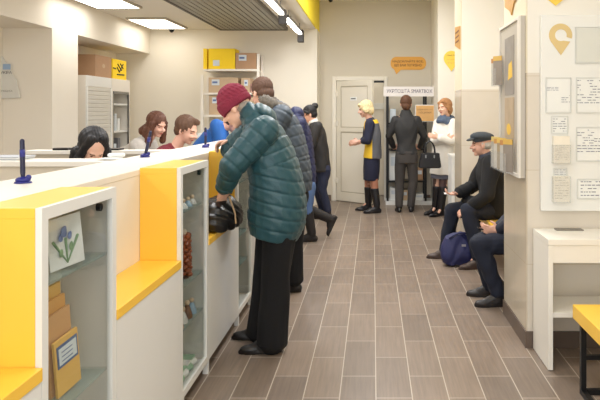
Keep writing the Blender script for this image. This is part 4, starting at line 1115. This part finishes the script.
# 3 ---- person in navy quilted jacket, jeans and knee boots
J = J_(pel=(306, 184, 7.6), waist=(306, 170, 7.6), chest=(301, 138, 7.6), neck=(293, 118, 7.6), head=(281, 117, 7.6),
       shL=(299, 124, 7.42), shR=(296, 122, 7.78), elL=(296, 143, 7.34), elR=(289, 141, 7.85), wrL=(285, 133.5, 7.45), wrR=(281, 134, 7.75),
       hipL=(308, 187, 7.52), hipR=(305, 187, 7.69), knL=(307, 208, 7.5), knR=(305, 208, 7.72), anL=(312, 232.5, 7.5), anR=(330, 219, 7.74))
J['toeR'] = V((-.35, 0, -.93))
p = person('person', (J['pel'].x, 7.6, 0), 'person in a navy quilted jacket, blue jeans and black knee boots with one heel raised', J, (-1, 0), hp=(.5, 0),
           hands={'L': (V((-1, 0, -.1)), V((0, 0, -1)), V((0, 1, 0)), .4), 'R': (V((-1, 0, -.1)), V((0, 0, -1)), V((0, -1, 0)), .4)})
NAVY = cloth('navy_quilted', (28, 35, 76), .5, var=.12, bump=.15)
mb = MB()
mb.loft([(W(304, 190, 7.6), .125, .19), (W(305, 176, 7.6), .13, .19), (W(303, 155, 7.6), .13, .20), (W(300, 134, 7.6), .13, .20), (W(297, 121, 7.6), .10, .18), (W(293, 113, 7.6), .08, .10)], (0, -1, 0), sub=5)
sleeves(mb, J, .09, .07, .05)
segs = [(W(304, 192, 7.6), W(303, 155, 7.6), .15), (W(303, 155, 7.6), W(293, 113, 7.6), .15), (J['shL'], J['elL'], .08), (J['elL'], J['wrL'], .06)]
blob('jacket', mb, NAVY, p['root'], .010, 3, quilt(segs, .08, .006, .003))
mb = MB(); mb.ell(W(297, 113, 7.6), (.09, .12, .075), Matrix.Rotation(math.radians(35), 3, 'Y')); blob('hood', mb, NAVY, p['root'], .010, 3)
hair_part(p, [('e', (-.026, 0, .042), (.100, .088, .092)), ('e', (-.055, 0, -.03), (.06, .078, .09))], mat('dark_brown_hair', (58, 40, 32), .6, var=.25, vscale=60))
JEANS = cloth('blue_jeans', (78, 104, 146), .85, var=.18, bump=.3)
mb = MB(); legs(mb, J, .095, .066, .055, cut=.4); mb.ell(J['pel'], (.11, .16, .11)); blob('jeans', mb, JEANS, p['root'], .009, 3, folds(.004, 30))
BOOT = mat('black_suede', (30, 25, 24), .7, var=.15, bump=.3)
mb = MB(); mb.cap(J['knL'] + (J['anL'] - J['knL']) * .12, J['anL'] + V((0, 0, -.02)), .066, .050, 16, 1); shoe(mb, J['anL'], (-1, -.1, 0), up=J['anL'].z - .006); blob('boot', mb, BOOT, p['root'], .008, 3)
mb = MB(); mb.cap(J['knR'] + (J['anR'] - J['knR']) * .12, J['anR'], .066, .052, 16, 1); shoe(mb, J['anR'], (-.42, 0, -.9), up=.075, ln=.19); blob('boot', mb, BOOT, p['root'], .008, 3)

# 4 ---- woman with the bun
J = J_(pel=(323, 168, 9.2), waist=(322, 157, 9.2), chest=(318, 137, 9.2), neck=(313.5, 122.5, 9.2), head=(309.2, 114.5, 9.2),
       shL=(317, 127, 9.03), shR=(314, 127, 9.38), elL=(311, 145, 8.97), elR=(306, 143, 9.42), wrL=(302, 139, 9.2), wrR=(300, 143, 9.36),
       hipL=(324, 170, 9.12), hipR=(321, 170, 9.28), knL=(322, 189, 9.1), knR=(318, 189, 9.28), anL=(328, 211, 9.12), anR=(322, 209, 9.32))
p = person('person', (J['pel'].x, 9.2, 0), 'person with a black hair bun and glasses, leaning at the counter end', J, (-1, 0), hp=(.35, 0), hfwd=(-1, -.15),
           hands={'L': (V((-1, 0, -.1)), V((0, 0, -1)), V((0, 1, 0)), .4), 'R': (V((-1, 0, -.1)), V((0, 0, -1)), V((0, -1, 0)), .4)}, voxel=.008)
BLACKJ = cloth('black_jacket', (40, 38, 38), .7, bump=.2)
mb = MB()
mb.loft([(W(321, 171, 9.2), .14, .20), (W(321, 160, 9.2), .125, .19), (W(319, 145, 9.2), .125, .19), (W(317, 132, 9.2), .115, .19), (W(315, 126, 9.2), .09, .15), (W(314, 121.5, 9.2), .06, .07)], (0, -1, 0), sub=5)
sleeves(mb, J, .082, .064, .046); blob('jacket', mb, BLACKJ, p['root'], .010, 3, folds(.004, 28))
mb = MB(); mb.loft([(W(314, 123.5, 9.2), .075, .08), (W(312.5, 120, 9.2), .066, .068)], (0, -1, 0)); blob('shirt_collar', mb, cloth('white_collar', (224, 222, 216), .8), p['root'], .008, 2)
HB = mat('black_hair', (20, 17, 19), .6, var=.2, vscale=60)
hair_part(p, [('e', (-.026, 0, .042), (.102, .088, .092)), ('e', (-.05, 0, -.01), (.065, .080, .07)), ('e', (-.115, 0, .085), (.052, .05, .046)), ('c', (.045, .062, .06), (.0, .080, .02), .02, .016), ('c', (.045, -.062, .06), (.0, -.080, .02), .02, .016)], HB)
mb = MB()
for q in (-1, 1):
    for k in range(12):
        a, b_ = 2 * PI * k / 12, 2 * PI * (k + 1) / 12
        mb.cap(HP(p, .104, q * .033 + .024 * math.cos(a), -.002 + .017 * math.sin(a)), HP(p, .104, q * .033 + .024 * math.cos(b_), -.002 + .017 * math.sin(b_)), .003, .003, 6, 2)
    mb.cap(HP(p, .102, q * .057, .002), HP(p, .0, q * .082, .0), .003, .003, 6, 2)
mb.cap(HP(p, .108, -.01, .0), HP(p, .108, .01, .0), .003, .003, 6, 2); mb.build('glasses', mat('glasses_frame', (90, 40, 40), .3), p['root'])
mb = MB(); legs(mb, J, .10, .068, .052, cut=1.03); mb.ell(J['pel'], (.11, .16, .11)); blob('jeans', mb, cloth('dark_jeans', (36, 42, 66), .85, var=.15), p['root'], .010, 3, folds(.004, 30))
for q in 'LR': blob('shoe', shoe(MB(), V((J['an' + q].x, J['an' + q].y, .09)), (-1, .0, 0)), SHOEB, p['root'], .008, 2)

# 5 ---- blonde clerk in the yellow waistcoat
Y = 9.72
J = J_(pel=(372, 154, Y), waist=(372, 144, Y), chest=(371.5, 130, Y), neck=(369.5, 119.5, Y), head=(365.3, 109.5, Y),
       shL=(369.8, 124, Y - .17), shR=(369.0, 124, Y + .16), elL=(367.5, 140.5, Y - .22), elR=(366, 139, Y + .20), wrL=(358.5, 142, Y - .12), wrR=(358, 143, Y + .1),
       hipL=(372, 157, Y - .08), hipR=(371, 157, Y + .08), knL=(373.5, 184, Y - .08), knR=(368.5, 183, Y + .08), anL=(377, 205.5, Y - .1), anR=(368.5, 202.5, Y + .12))
p = person('person', (J['pel'].x, Y, 0), 'blonde person in a yellow and grey waistcoat and dark skirt at the door', J, (-1, 0), hp=(.2, 0), hfwd=(-1, -.1),
           hands={'L': (V((-1, .1, -.05)), V((0, 1, -.2)), V((0, 0, 1)), .45), 'R': (V((-1, -.1, -.05)), V((0, -1, -.2)), V((0, 0, 1)), .45)}, voxel=.007)
NAVYK = cloth('dark_navy_knit', (28, 32, 56), .85); VY_ = cloth('waistcoat_yellow', (240, 198, 52), .7); VG = cloth('waistcoat_grey', (92, 94, 100), .8)
mb = MB(); mb.loft([(W(372, 152, Y), .11, .155), (W(372, 140, Y), .105, .15), (W(371.5, 129, Y), .11, .16), (W(370.5, 122, Y), .085, .14), (W(369.5, 118, Y), .055, .06)], (0, -1, 0))
sleeves(mb, J, .076, .062, .046, .55); blob('sweater', mb, NAVYK, p['root'], .009, 3, folds(.003, 30))
mb = MB(); mb.loft([(W(372.5, 158, Y), .142, .185), (W(373, 147, Y), .128, .175), (W(372.5, 134, Y), .126, .175), (W(371.5, 124, Y), .112, .155), (W(371, 120, Y), .085, .12)], (0, -1, 0), sub=6)
def vestp(me, org):
    n = len(me.polygons); ce = np.empty(n * 3); me.polygons.foreach_get('center', ce); ce = ce.reshape(-1, 3) + np.array(org)
    xc = W(372.2, 0, Y).x; mi = ((ce[:, 0] > xc) & (ce[:, 2] < W(0, 123.2, Y).z)).astype(np.int32); me.polygons.foreach_set('material_index', mi); folds(.003, 24)(me, org)
blob('waistcoat', mb, [VY_, VG], p['root'], .008, 3, vestp)
mb = MB(); mb.loft([(W(371, 180, Y), .115, .16), (W(371.5, 168, Y), .125, .175), (W(372, 154, Y), .12, .165)], (0, -1, 0)); blob('skirt', mb, NAVYK, p['root'], .009, 3)
mb = MB()
for q in 'LR': mb.cap(J['kn' + q] + V((0, 0, .10)), J['kn' + q] + (J['an' + q] - J['kn' + q]) * .5, .064, .056, 14, 1)
blob('tights', mb, mat('tan_tights', (166, 112, 88), .6), p['root'], .008, 2)
BOOTL = mat('black_boot_leather', (24, 23, 27), .38, var=.1, bump=.1)
for q in 'LR':
    mb = MB(); mb.cap(J['kn' + q] + (J['an' + q] - J['kn' + q]) * .22, J['an' + q], .066, .052, 16, 1); shoe(mb, J['an' + q], (-1, -.15 if q == 'L' else .1, 0), up=J['an' + q].z - .006); blob('boot', mb, BOOTL, p['root'], .008, 3)
hair_part(p, [('e', (-.022, 0, .044), (.108, .100, .100)), ('e', (-.06, 0, -.02), (.072, .090, .085)), ('e', (-.01, .082, .0), (.055, .022, .055)), ('e', (-.01, -.082, .0), (.055, .022, .055)), ('e', (.07, 0, .082), (.034, .06, .026))], mat('blonde_hair', (226, 206, 160), .75, var=.2, vscale=60), amp=.004)

# 6 ---- man in dark grey, back turned
Y = 9.75
J = J_(pel=(406.5, 155, Y), waist=(406.5, 145, Y), chest=(406.5, 128, Y), neck=(406, 113.5, Y), head=(406, 104, Y + .02),
       shR=(416.5, 120.5, Y), shL=(396, 120.5, Y), elR=(424, 136, Y + .04), elL=(388.8, 136, Y + .04), wrR=(419.5, 148, Y + .24), wrL=(394.0, 148, Y + .24),
       hipL=(401, 156, Y), hipR=(412, 156, Y), knL=(399.5, 182, Y + .02), knR=(413, 182, Y + .02), anL=(399, 205.5, Y - .02), anR=(411, 205.5, Y + .02))
p = person('person', (J['pel'].x, Y, 0), 'brown haired man in dark grey seen from behind at the pickup rack', J, (0, 1), hp=(.12, 0),
           hands={'L': (V((.3, 1, .1)), V((1, 0, -.2)), V((0, 0, 1)), .5), 'R': (V((-.3, 1, .1)), V((-1, 0, -.2)), V((0, 0, 1)), .5)}, voxel=.008)
CHAR = cloth('charcoal_jacket', (44, 44, 45), .75, bump=.2); CHARP = cloth('grey_trousers', (66, 62, 60), .85, bump=.2)
mb = MB(); mb.loft([(W(406.5, 154, Y), .112, .172), (W(406.5, 143, Y), .098, .140), (W(406.5, 129, Y), .12, .180), (W(406.3, 120.5, Y), .105, .165), (W(406.2, 115.0, Y), .080, .10), (W(406, 109.5, Y), .062, .066)], (-1, 0, 0), sub=5)
sleeves(mb, J, .074, .054, .042, .94); blob('jacket', mb, CHAR, p['root'], .008, 3, folds(.0035, 26))
mb = MB(); legs(mb, J, .094, .070, .060, cut=1.03); mb.loft([(W(406.5, 163, Y), .11, .165), (W(406.5, 151, Y), .108, .165)], (-1, 0, 0)); blob('trousers', mb, CHARP, p['root'], .009, 3, folds(.0035, 26, .4))
for q in 'LR':
    mb = MB(); mb.cap(V((J['an' + q].x, J['an' + q].y, .20)), V((J['an' + q].x, J['an' + q].y, .07)), .055, .05); shoe(mb, V((J['an' + q].x, J['an' + q].y, .09)), (.15 if q == 'R' else -.15, 1, 0)); blob('boot', mb, BOOTL, p['root'], .008, 3)
hair_part(p, [('e', (-.024, 0, .040), (.102, .088, .096)), ('e', (-.055, 0, -.03), (.058, .074, .075)), ('c', (.0, .076, .03), (.0, .078, -.012), .014, .010), ('c', (.0, -.076, .03), (.0, -.078, -.012), .014, .010)], mat('chestnut_hair', (88, 56, 36), .7, var=.25, vscale=60))

# 7 ---- woman in the white coat
Y = 9.42
J = J_(pel=(442, 155, Y), waist=(443, 145, Y), chest=(445, 130, Y), neck=(446.5, 118, Y), head=(444.5, 108, Y - .03),
       shL=(453, 124, Y - .10), shR=(438.5, 124, Y + .08), elL=(451.5, 141, Y - .20), elR=(434.5, 141, Y - .06), wrL=(438, 137.5, Y - .26), wrR=(446, 139, Y - .24),
       hipL=(445, 158, Y - .04), hipR=(438.5, 158, Y + .04), knL=(443.5, 184, Y - .06), knR=(437.5, 184, Y + .05), anL=(441, 208.5, Y - .06), anR=(435.5, 206.5, Y + .10))
p = person('person', (J['pel'].x, Y, 0), 'person in a white coat with blue scarf, arms folded, holding a black handbag', J, (-.55, -.83), SKINP, hp=(.05, .08), hfwd=(-.72, -.69),
           hands={'L': (V((-.9, -.1, .25)), V((0, 1, 0)), V((0, 0, 1)), .5), 'R': (V((.9, -.1, .2)), V((0, 1, 0)), V((0, 0, 1)), .5)}, voxel=.0065)
WC = cloth('white_coat', (232, 228, 220), .8, var=.04, bump=.2)
sd = V((.83, -.55, 0))
mb = MB(); mb.loft([(W(442.5, 174, Y), .15, .19), (W(443, 160, Y), .135, .18), (W(443.5, 146, Y), .115, .165), (W(445, 131, Y), .12, .185), (W(446, 122, Y), .095, .165), (W(446.5, 117.5, Y), .06, .07)], sd, sub=5)
sleeves(mb, J, .080, .064, .052, .93); blob('coat', mb, WC, p['root'], .008, 3, folds(.004, 24))
SCARF = cloth('blue_grey_scarf', (84, 98, 120), .95, var=.2, vscale=40)
mb = MB()
for k in range(20):
    a = 2 * PI * k / 20; b_ = 2 * PI * (k + 1) / 20
    f = lambda t, r, z: W(446.3, 118.5, Y) + V((r * math.cos(t), r * math.sin(t), z + .02 * math.sin(2 * t)))
    mb.cap(f(a, .092, .0), f(b_, .092, .0), .040, .040, 8, 2); mb.cap(f(a, .112, -.045), f(b_, .112, -.045), .042, .042, 8, 2)
blob('scarf', mb, SCARF, p['root'], .008, 2, folds(.004, 60))
mb = MB(); mb.loft([(W(441.5, 178.5, Y), .13, .16), (W(442, 165, Y), .11, .15)], sd); blob('skirt', mb, cloth('grey_skirt', (96, 96, 108), .85), p['root'], .009, 3)
mb = MB()
for q in 'LR': mb.cap(J['kn' + q] + V((0, 0, .12)), J['kn' + q] + (J['an' + q] - J['kn' + q]) * .5, .062, .054, 14, 1)
blob('tights', mb, mat('dark_tights', (84, 62, 60), .6), p['root'], .008, 2)
for q in 'LR':
    mb = MB(); mb.cap(J['kn' + q] + (J['an' + q] - J['kn' + q]) * .12, J['an' + q], .068, .054, 16, 1); shoe(mb, J['an' + q], (-.85, -.5, 0), up=J['an' + q].z - .006); blob('boot', mb, BOOTL, p['root'], .008, 3)
hair_part(p, [('e', (-.028, 0, .048), (.106, .098, .098)), ('e', (-.06, 0, -.03), (.07, .088, .085)), ('e', (-.01, .082, .01), (.05, .024, .07)), ('e', (-.01, -.082, .01), (.05, .024, .07)), ('c', (.055, .045, .092), (.01, .085, .05), .026, .024), ('c', (.055, .045, .092), (.03, -.07, .075), .024, .024)], mat('light_brown_hair', (172, 124, 82), .65, var=.25, vscale=60), amp=.0035)
# her handbag
Yb = Y - .34
t = empty('handbag', W(430, 168, Yb), 'structured black handbag hanging from the arm of the person in white', 'bag')
BLB = mat('black_patent', (20, 20, 24), .28, var=.1)
def pq(px, py, dy=0): v = W(px, py, Yb); v.y += dy; return v
mb = MB(); mb.prism([pq(418.5, 167), pq(421.5, 153), pq(439.5, 153), pq(441.5, 167), pq(440, 168.5), pq(420, 168.5)], (0, .12, 0)); mb.build('bag_body', BLB, t, bevel=.018)
MB().prism([pq(421.2, 153.5), pq(439.8, 153.5), pq(439, 159), pq(422, 159)], (0, -.006, 0)).build('flap', BLB, t, bevel=.003)
for dx in (-4.2, 4.2):
    bx('buckle', pq(430 + dx - .6, 0).x, pq(430 + dx + .6, 0).x, Yb - .012, Yb - .007, pq(0, 158).z, pq(0, 155).z, STEEL, t)
for dy in (.02, .10):
    mb = MB(); P = [pq(430 + 5.2 * math.cos(a), 153 - 11.5 * math.sin(a), dy) for a in [PI * k / 12 for k in range(13)]]
    for a, b_ in zip(P[:-1], P[1:]): mb.cap(a, b_, .009, .009, 8, 2)
    mb.build('handle', BLB, t, smooth=True)

# 8 ---- seated man in the flat cap
Y = 6.5
J = J_(pel=(497, 207, Y), waist=(496, 193, Y), chest=(492, 172, Y), neck=(487, 156.5, Y), head=(481.5, 144.5, Y),
       shL=(492, 164, Y - .19), shR=(486, 164, Y + .17), elL=(487, 195, Y - .27), elR=(473, 186, Y + .24), wrL=(469, 208.5, Y - .20), wrR=(458, 193.5, Y + .05),
       hipL=(496, 211, Y - .09), hipR=(494, 209, Y + .10), knL=(468, 211, Y - .22), knR=(452, 210, Y + .12), anL=(479.5, 256, 6.22), anR=(446.5, 250, 6.66))
p = person('person', (J['pel'].x, Y, 0), 'seated elderly man in a flat cap and black coat holding a slip of paper', J, (-1, 0), hp=(.08, 0), hfwd=(-1, .05),
           hands={'L': (V((-.9, .15, -.45)), V((-.1, .6, -.8)), V((0, .8, .6)), .6), 'R': (V((-1, -.15, -.05)), V((0, 0, 1)), V((0, -1, .1)), .6)}, voxel=.006)
COATB = cloth('black_wool_coat', (24, 24, 27), .9, bump=.3)
mb = MB(); mb.loft([(W(496, 213, Y), .19, .215), (W(495, 200, Y), .165, .215), (W(494, 185, Y), .15, .21), (W(491, 171, Y), .145, .215), (W(489, 161, Y), .11, .185), (W(487.5, 154.5, Y), .075, .085)], (0, -1, 0), sub=5)
sleeves(mb, J, .092, .074, .058, .96)
mb.cap(W(494, 206, Y - .02), W(468, 204, Y + .12), .10, .085, 16, 3)
blob('coat', mb, COATB, p['root'], .0075, 3, folds(.005, 24))
mb = MB(); mb.loft([(W(487, 159, Y), .072, .082), (W(484.5, 153, Y), .064, .066)], (0, -1, 0)); blob('scarf', mb, cloth('dark_scarf', (70, 72, 84), .9, var=.3, vscale=50), p['root'], .007, 2)
NAVT = cloth('navy_trousers', (24, 30, 46), .85, bump=.25)
mb = MB(); legs(mb, J, .10, .078, .072, cut=1.04); mb.ell(J['pel'], (.14, .18, .10)); blob('trousers', mb, NAVT, p['root'], .008, 3, folds(.005, 26))
BRN = mat('brown_shoe_leather', (72, 58, 52), .5, var=.15, bump=.15)
for q, dv in (('L', (-1, -.15, 0)), ('R', (-1, .05, 0))):
    blob('shoe', shoe(MB(), V((J['an' + q].x, J['an' + q].y, .09)), dv), BRN, p['root'], .006, 2)
hair_part(p, [('e', (-.04, 0, -.005), (.072, .079, .055)), ('c', (-.005, .078, .012), (-.005, .08, -.005), .012, .008), ('c', (-.005, -.078, .012), (-.005, -.08, -.005), .012, .008)], mat('white_grey_hair', (186, 180, 172), .8, var=.15, vscale=60))
mb = MB(); mb.ell(HP(p, -.012, 0, .078), (.122, .105, .050), p['M'] @ Matrix.Rotation(-.10, 3, 'Y')); mb.ell(HP(p, .095, 0, .060), (.055, .078, .014), p['M'] @ Matrix.Rotation(.18, 3, 'Y')); mb.loft([(HP(p, -.02, 0, .035), .100, .086), (HP(p, -.015, 0, .075), .104, .092)], p['side'])
blob('flat_cap', mb, cloth('grey_tweed_cap', (58, 64, 70), .9, var=.3, vscale=70), p['root'], .006, 2)
tag(MB().box(-.045, .045, -.03, .03, 0, .004, Matrix.Translation(W(448.5, 194.0, Y + .04)) @ Matrix.Rotation(.1, 4, 'X') @ Matrix.Rotation(.1, 4, 'Y')).build('paper_slip', PAPER, at=W(448.5, 194, Y + .04)), 'white folded slip of paper in the hand of the man in the flat cap', 'paper')

# navy bag on the floor at his feet
cb = V((W(458, 0, 6.35).x, 6.40, 0))
t = empty('backpack', cb, 'slouched navy blue backpack on the floor at the feet of the seated man', 'bag')
NB = cloth('navy_nylon', (34, 38, 84), .6, var=.15, bump=.3)
mb = MB(); mb.loft([(V((cb.x, 6.36, .02)), .09, .155), (V((cb.x, 6.36, .10)), .11, .17), (V((cb.x - .02, 6.36, .22)), .09, .145), (V((cb.x - .04, 6.35, .30)), .05, .09)], (1, 0, 0)); mb.ell(V((cb.x + .09, 6.34, .12)), (.10, .09, .11))
blob('bag_body', mb, NB, t, .008, 3, folds(.007, 34))
mb = MB(); P = [V((cb.x - .09 + .05 * k / 1, 6.30, .28 + .05 * math.sin(PI * k / 5))) for k in range(6)]
for a, b_ in zip(P[:-1], P[1:]): mb.cap(a, b_, .009, .009, 8, 2)
mb.build('strap', NB, t, smooth=True)
MB().box(cb.x + .02, cb.x + .06, 6.232, 6.236, .21, .23).build('badge', mat('badge_grey', (150, 150, 158), .4), t)

# 9 ---- person mostly hidden by the near pier
Y = 5.15
J = J_(pel=(527, 236, Y), waist=(528, 215, Y), chest=(526, 185, Y), neck=(522, 163, Y), head=(517, 147, Y),
       shL=(527, 173, Y - .17), shR=(524, 173, Y + .18), elL=(522, 213, Y - .20), elR=(519, 213, Y + .22), wrL=(499, 231, Y - .08), wrR=(497, 229, Y + .10),
       hipL=(524, 243, Y - .09), hipR=(524, 242, Y + .09), knL=(479, 244, Y - .12), knR=(481, 241, Y + .10), anL=(499, 294, 5.02), anR=(490, 287, 5.28))
p = person('person', (J['pel'].x, Y, 0), 'seated person in navy jeans with a phone, mostly hidden behind the near pier', J, (-1, 0), hp=(.4, 0),
           hands={'L': (V((-.95, .1, .1)), V((0, .9, .2)), V((0, .1, 1)), .6), 'R': (V((-1, -.2, .0)), V((0, 0, 1)), V((0, -1, .2)), .5)}, voxel=.006)
NJ = cloth('navy_jacket', (25, 31, 50), .7, bump=.2)
mb = MB(); mb.loft([(W(526, 243, Y), .16, .19), (W(527, 225, Y), .15, .19), (W(527, 200, Y), .14, .20), (W(525, 178, Y), .12, .19), (W(522, 163, Y), .07, .08)], (0, -1, 0), sub=5)
sleeves(mb, J, .08, .066, .052, .95); blob('jacket', mb, NJ, p['root'], .0075, 3, folds(.005, 26))
DJ = cloth('dark_blue_jeans', (23, 29, 46), .85, var=.2, bump=.3)
mb = MB(); legs(mb, J, .096, .074, .060, cut=1.02); mb.ell(J['pel'], (.14, .18, .10)); blob('jeans', mb, DJ, p['root'], .007, 3, folds(.005, 30))
for q, dv in (('L', (-1, -.05, 0)), ('R', (-1, .15, 0))):
    mb = MB(); shoe(mb, V((J['an' + q].x, J['an' + q].y, .09)), dv, ln=.185); mb.cap(V((J['an' + q].x, J['an' + q].y, .16)), V((J['an' + q].x, J['an' + q].y, .09)), .05, .05); blob('boot', mb, mat('dark_boot', (40, 36, 36), .5, var=.15, bump=.2), p['root'], .006, 2)
hair_part(p, [('e', (-.026, 0, .042), (.100, .088, .092)), ('e', (-.055, 0, -.02), (.06, .078, .07))], MATS['dark_brown_hair'])
PHM = W(487, 230, Y - .02)
tag(MB().box(-.075, .05, -.035, .035, 0, .010, Matrix.Translation(PHM) @ Matrix.Rotation(.15, 4, 'Y')).build('phone', mat('phone_black', (18, 18, 22), .2), at=PHM, bevel=.003), 'dark phone held over the knee of the person behind the pier', 'phone')

# ---- clerks behind the counter
def clerk(label, Y, head, hair_m, garment, gname, shapes, hf, pitch, top_m=None, bx_=-.42, lean=.0, hairamp=.003, sk=None, arms=None):
    h = W(head[0], head[1], Y); n = h + V((-.09, 0, -.15)); ch = n + V((-.17, 0, -.19)); wa = V((bx_ + h.x, Y, 1.0)); pe = wa + V((-.02, 0, -.14))
    J = dict(pel=pe, waist=wa, chest=ch, neck=n, head=h)
    for q, s in (('L', -1), ('R', 1)):
        # facing +X the left side is +Y
        s = -s
        J['sh' + q] = n + V((-.05, s * .17, -.06)); J['el' + q] = V((h.x - .08, Y + s * .22, max(.93, n.z - .30))); J['wr' + q] = V((h.x + .13, Y + s * .12, .90))
        J['hip' + q] = pe + V((0, s * .09, -.03)); J['kn' + q] = V((pe.x + .03, Y + s * .1, .47)); J['an' + q] = V((pe.x - .02, Y + s * .1, .09))
        J['toe' + q] = V((1, 0, 0))
    if arms: J.update(arms)
    n, ch = J['neck'], J['chest']
    p = person('person', (pe.x, Y, 0), label, J, (1, 0), sk or SKIN, hp=(pitch, 0), hfwd=hf, hands={'L': (V((1, 0, -.1)), V((0, 0, -1)), V((0, -1, 0)), .4), 'R': (V((1, 0, -.1)), V((0, 0, -1)), V((0, 1, 0)), .4)}, voxel=.0075)
    mb = MB(); mb.loft([(pe + V((0, 0, -.04)), .14, .18), (wa, .125, .17), (ch, .135, .19), (n + V((-.06, 0, -.06)), .10, .175), (n + V((.0, 0, -.0)), .062, .07)], (0, 1, 0), sub=5)
    sleeves(mb, J, .082, .064, .048, .94); blob(gname, mb, garment, p['root'], .009, 3, folds(.004, 28))
    hair_part(p, shapes, hair_m, amp=hairamp)
    mb = MB(); legs(mb, J, .10, .072, .055); mb.ell(J['pel'], (.12, .165, .12)); blob('trousers', mb, BLACKT, p['root'], .011, 3)
    for q in 'LR': blob('shoe', shoe(MB(), V((J['an' + q].x, J['an' + q].y, .09)), (1, 0, 0)), SHOEB, p['root'], .009, 2)
    return p
p = clerk('clerk with black hair looking down behind the nearest desk partition', 4.45, (93.5, 149), HB, cloth('dark_blouse', (48, 46, 58), .8), 'blouse',
      [('e', (-.040, 0, .048), (.104, .100, .096)), ('e', (-.06, 0, -.05), (.075, .095, .11)), ('c', (.030, .04, .115), (.020, .090, -.06), .030, .028), ('c', (.030, -.04, .115), (.020, -.090, -.06), .030, .028), ('c', (.030, .094, -.06), (.0, .10, -.17), .032, .028), ('c', (.030, -.094, -.06), (.0, -.10, -.17), .032, .028), ('c', (-.03, -.09, -.05), (-.04, -.09, -.18), .045, .04), ('c', (-.03, .09, -.05), (-.04, .09, -.18), .045, .04)], (.62, -.78), .68, sk=SKINP, hairamp=.002)
p = clerk('clerk with long brown hair and a grey top leaning over the desk', 6.6, (157, 125), mat('long_brown_hair', (92, 54, 36), .6, var=.25, vscale=50), cloth('grey_top', (186, 180, 172), .85), 'top',
      [('e', (-.026, 0, .044), (.106, .096, .096)), ('e', (-.055, 0, -.05), (.07, .090, .11)), ('c', (.02, .080, .03), (.03, .092, -.16), .026, .034), ('c', (.02, -.080, .03), (.035, -.092, -.20), .028, .038), ('c', (-.04, -.05, -.08), (-.01, -.06, -.26), .06, .04), ('c', (-.05, .0, -.02), (-.15, -.02, -.12), .06, .05)], (.85, -.52), .35, bx_=-.36)
p = clerk('clerk with short brown hair in a maroon shirt looking down to the right', 5.8, (186.5, 130.5), mat('short_brown_hair', (90, 62, 44), .7, var=.25, vscale=60), cloth('maroon_shirt', (112, 34, 44), .8, var=.15), 'shirt',
      [('e', (-.024, 0, .048), (.100, .088, .092)), ('e', (-.055, 0, -.01), (.056, .076, .065)), ('c', (.05, .0, .105), (.06, .03, .095), .030, .026), ('c', (.0, .076, .03), (.0, .078, -.012), .014, .010), ('c', (.0, -.076, .03), (.0, -.078, -.012), .014, .010)], (.96, -.25), .35, bx_=-.34)
p = clerk('clerk in a bright blue jacket bent over behind the maroon hat', 7.6, (236, 124), MATS['dark_brown_hair'], cloth('bright_blue_jacket', (32, 98, 178), .65), 'jacket',
      [('e', (-.024, 0, .046), (.100, .088, .092)), ('e', (-.055, 0, -.03), (.06, .078, .08))], (.9, -.4), .9, bx_=-.42, arms=dict(chest=W(216, 136, 7.6), neck=W(222, 127, 7.6), shL=W(219, 127, 7.78), shR=W(217, 126, 7.42)))
# ------------------------------------------------------------------ camera, world, output
w = bpy.data.worlds.new('world'); scene.world = w; w.use_nodes = True
bg = w.node_tree.nodes['Background']; bg.inputs['Color'].default_value = (.92, .96, 1, 1); bg.inputs['Strength'].default_value = .8
cam = bpy.data.cameras.new('camera'); co = bpy.data.objects.new('camera', cam); COL.objects.link(co)
co.location = (0, 0, EYE); co.rotation_euler = (PI / 2, 0, 0)
cam.sensor_width = 36; cam.lens = FPX / 600 * 36; cam.shift_x = -(VX - 300) / 600; cam.shift_y = (VY - 200) / 600
cam.clip_start = .05
scene.camera = co
vs = scene.view_settings; vs.view_transform = 'Standard'; vs.look = 'None'; vs.gamma = 1; vs.exposure = EXPO; vs.use_curve_mapping = False
scene.cycles.use_denoising = True; scene.cycles.max_bounces = 10; scene.cycles.diffuse_bounces = 7; scene.cycles.transparent_max_bounces = 12
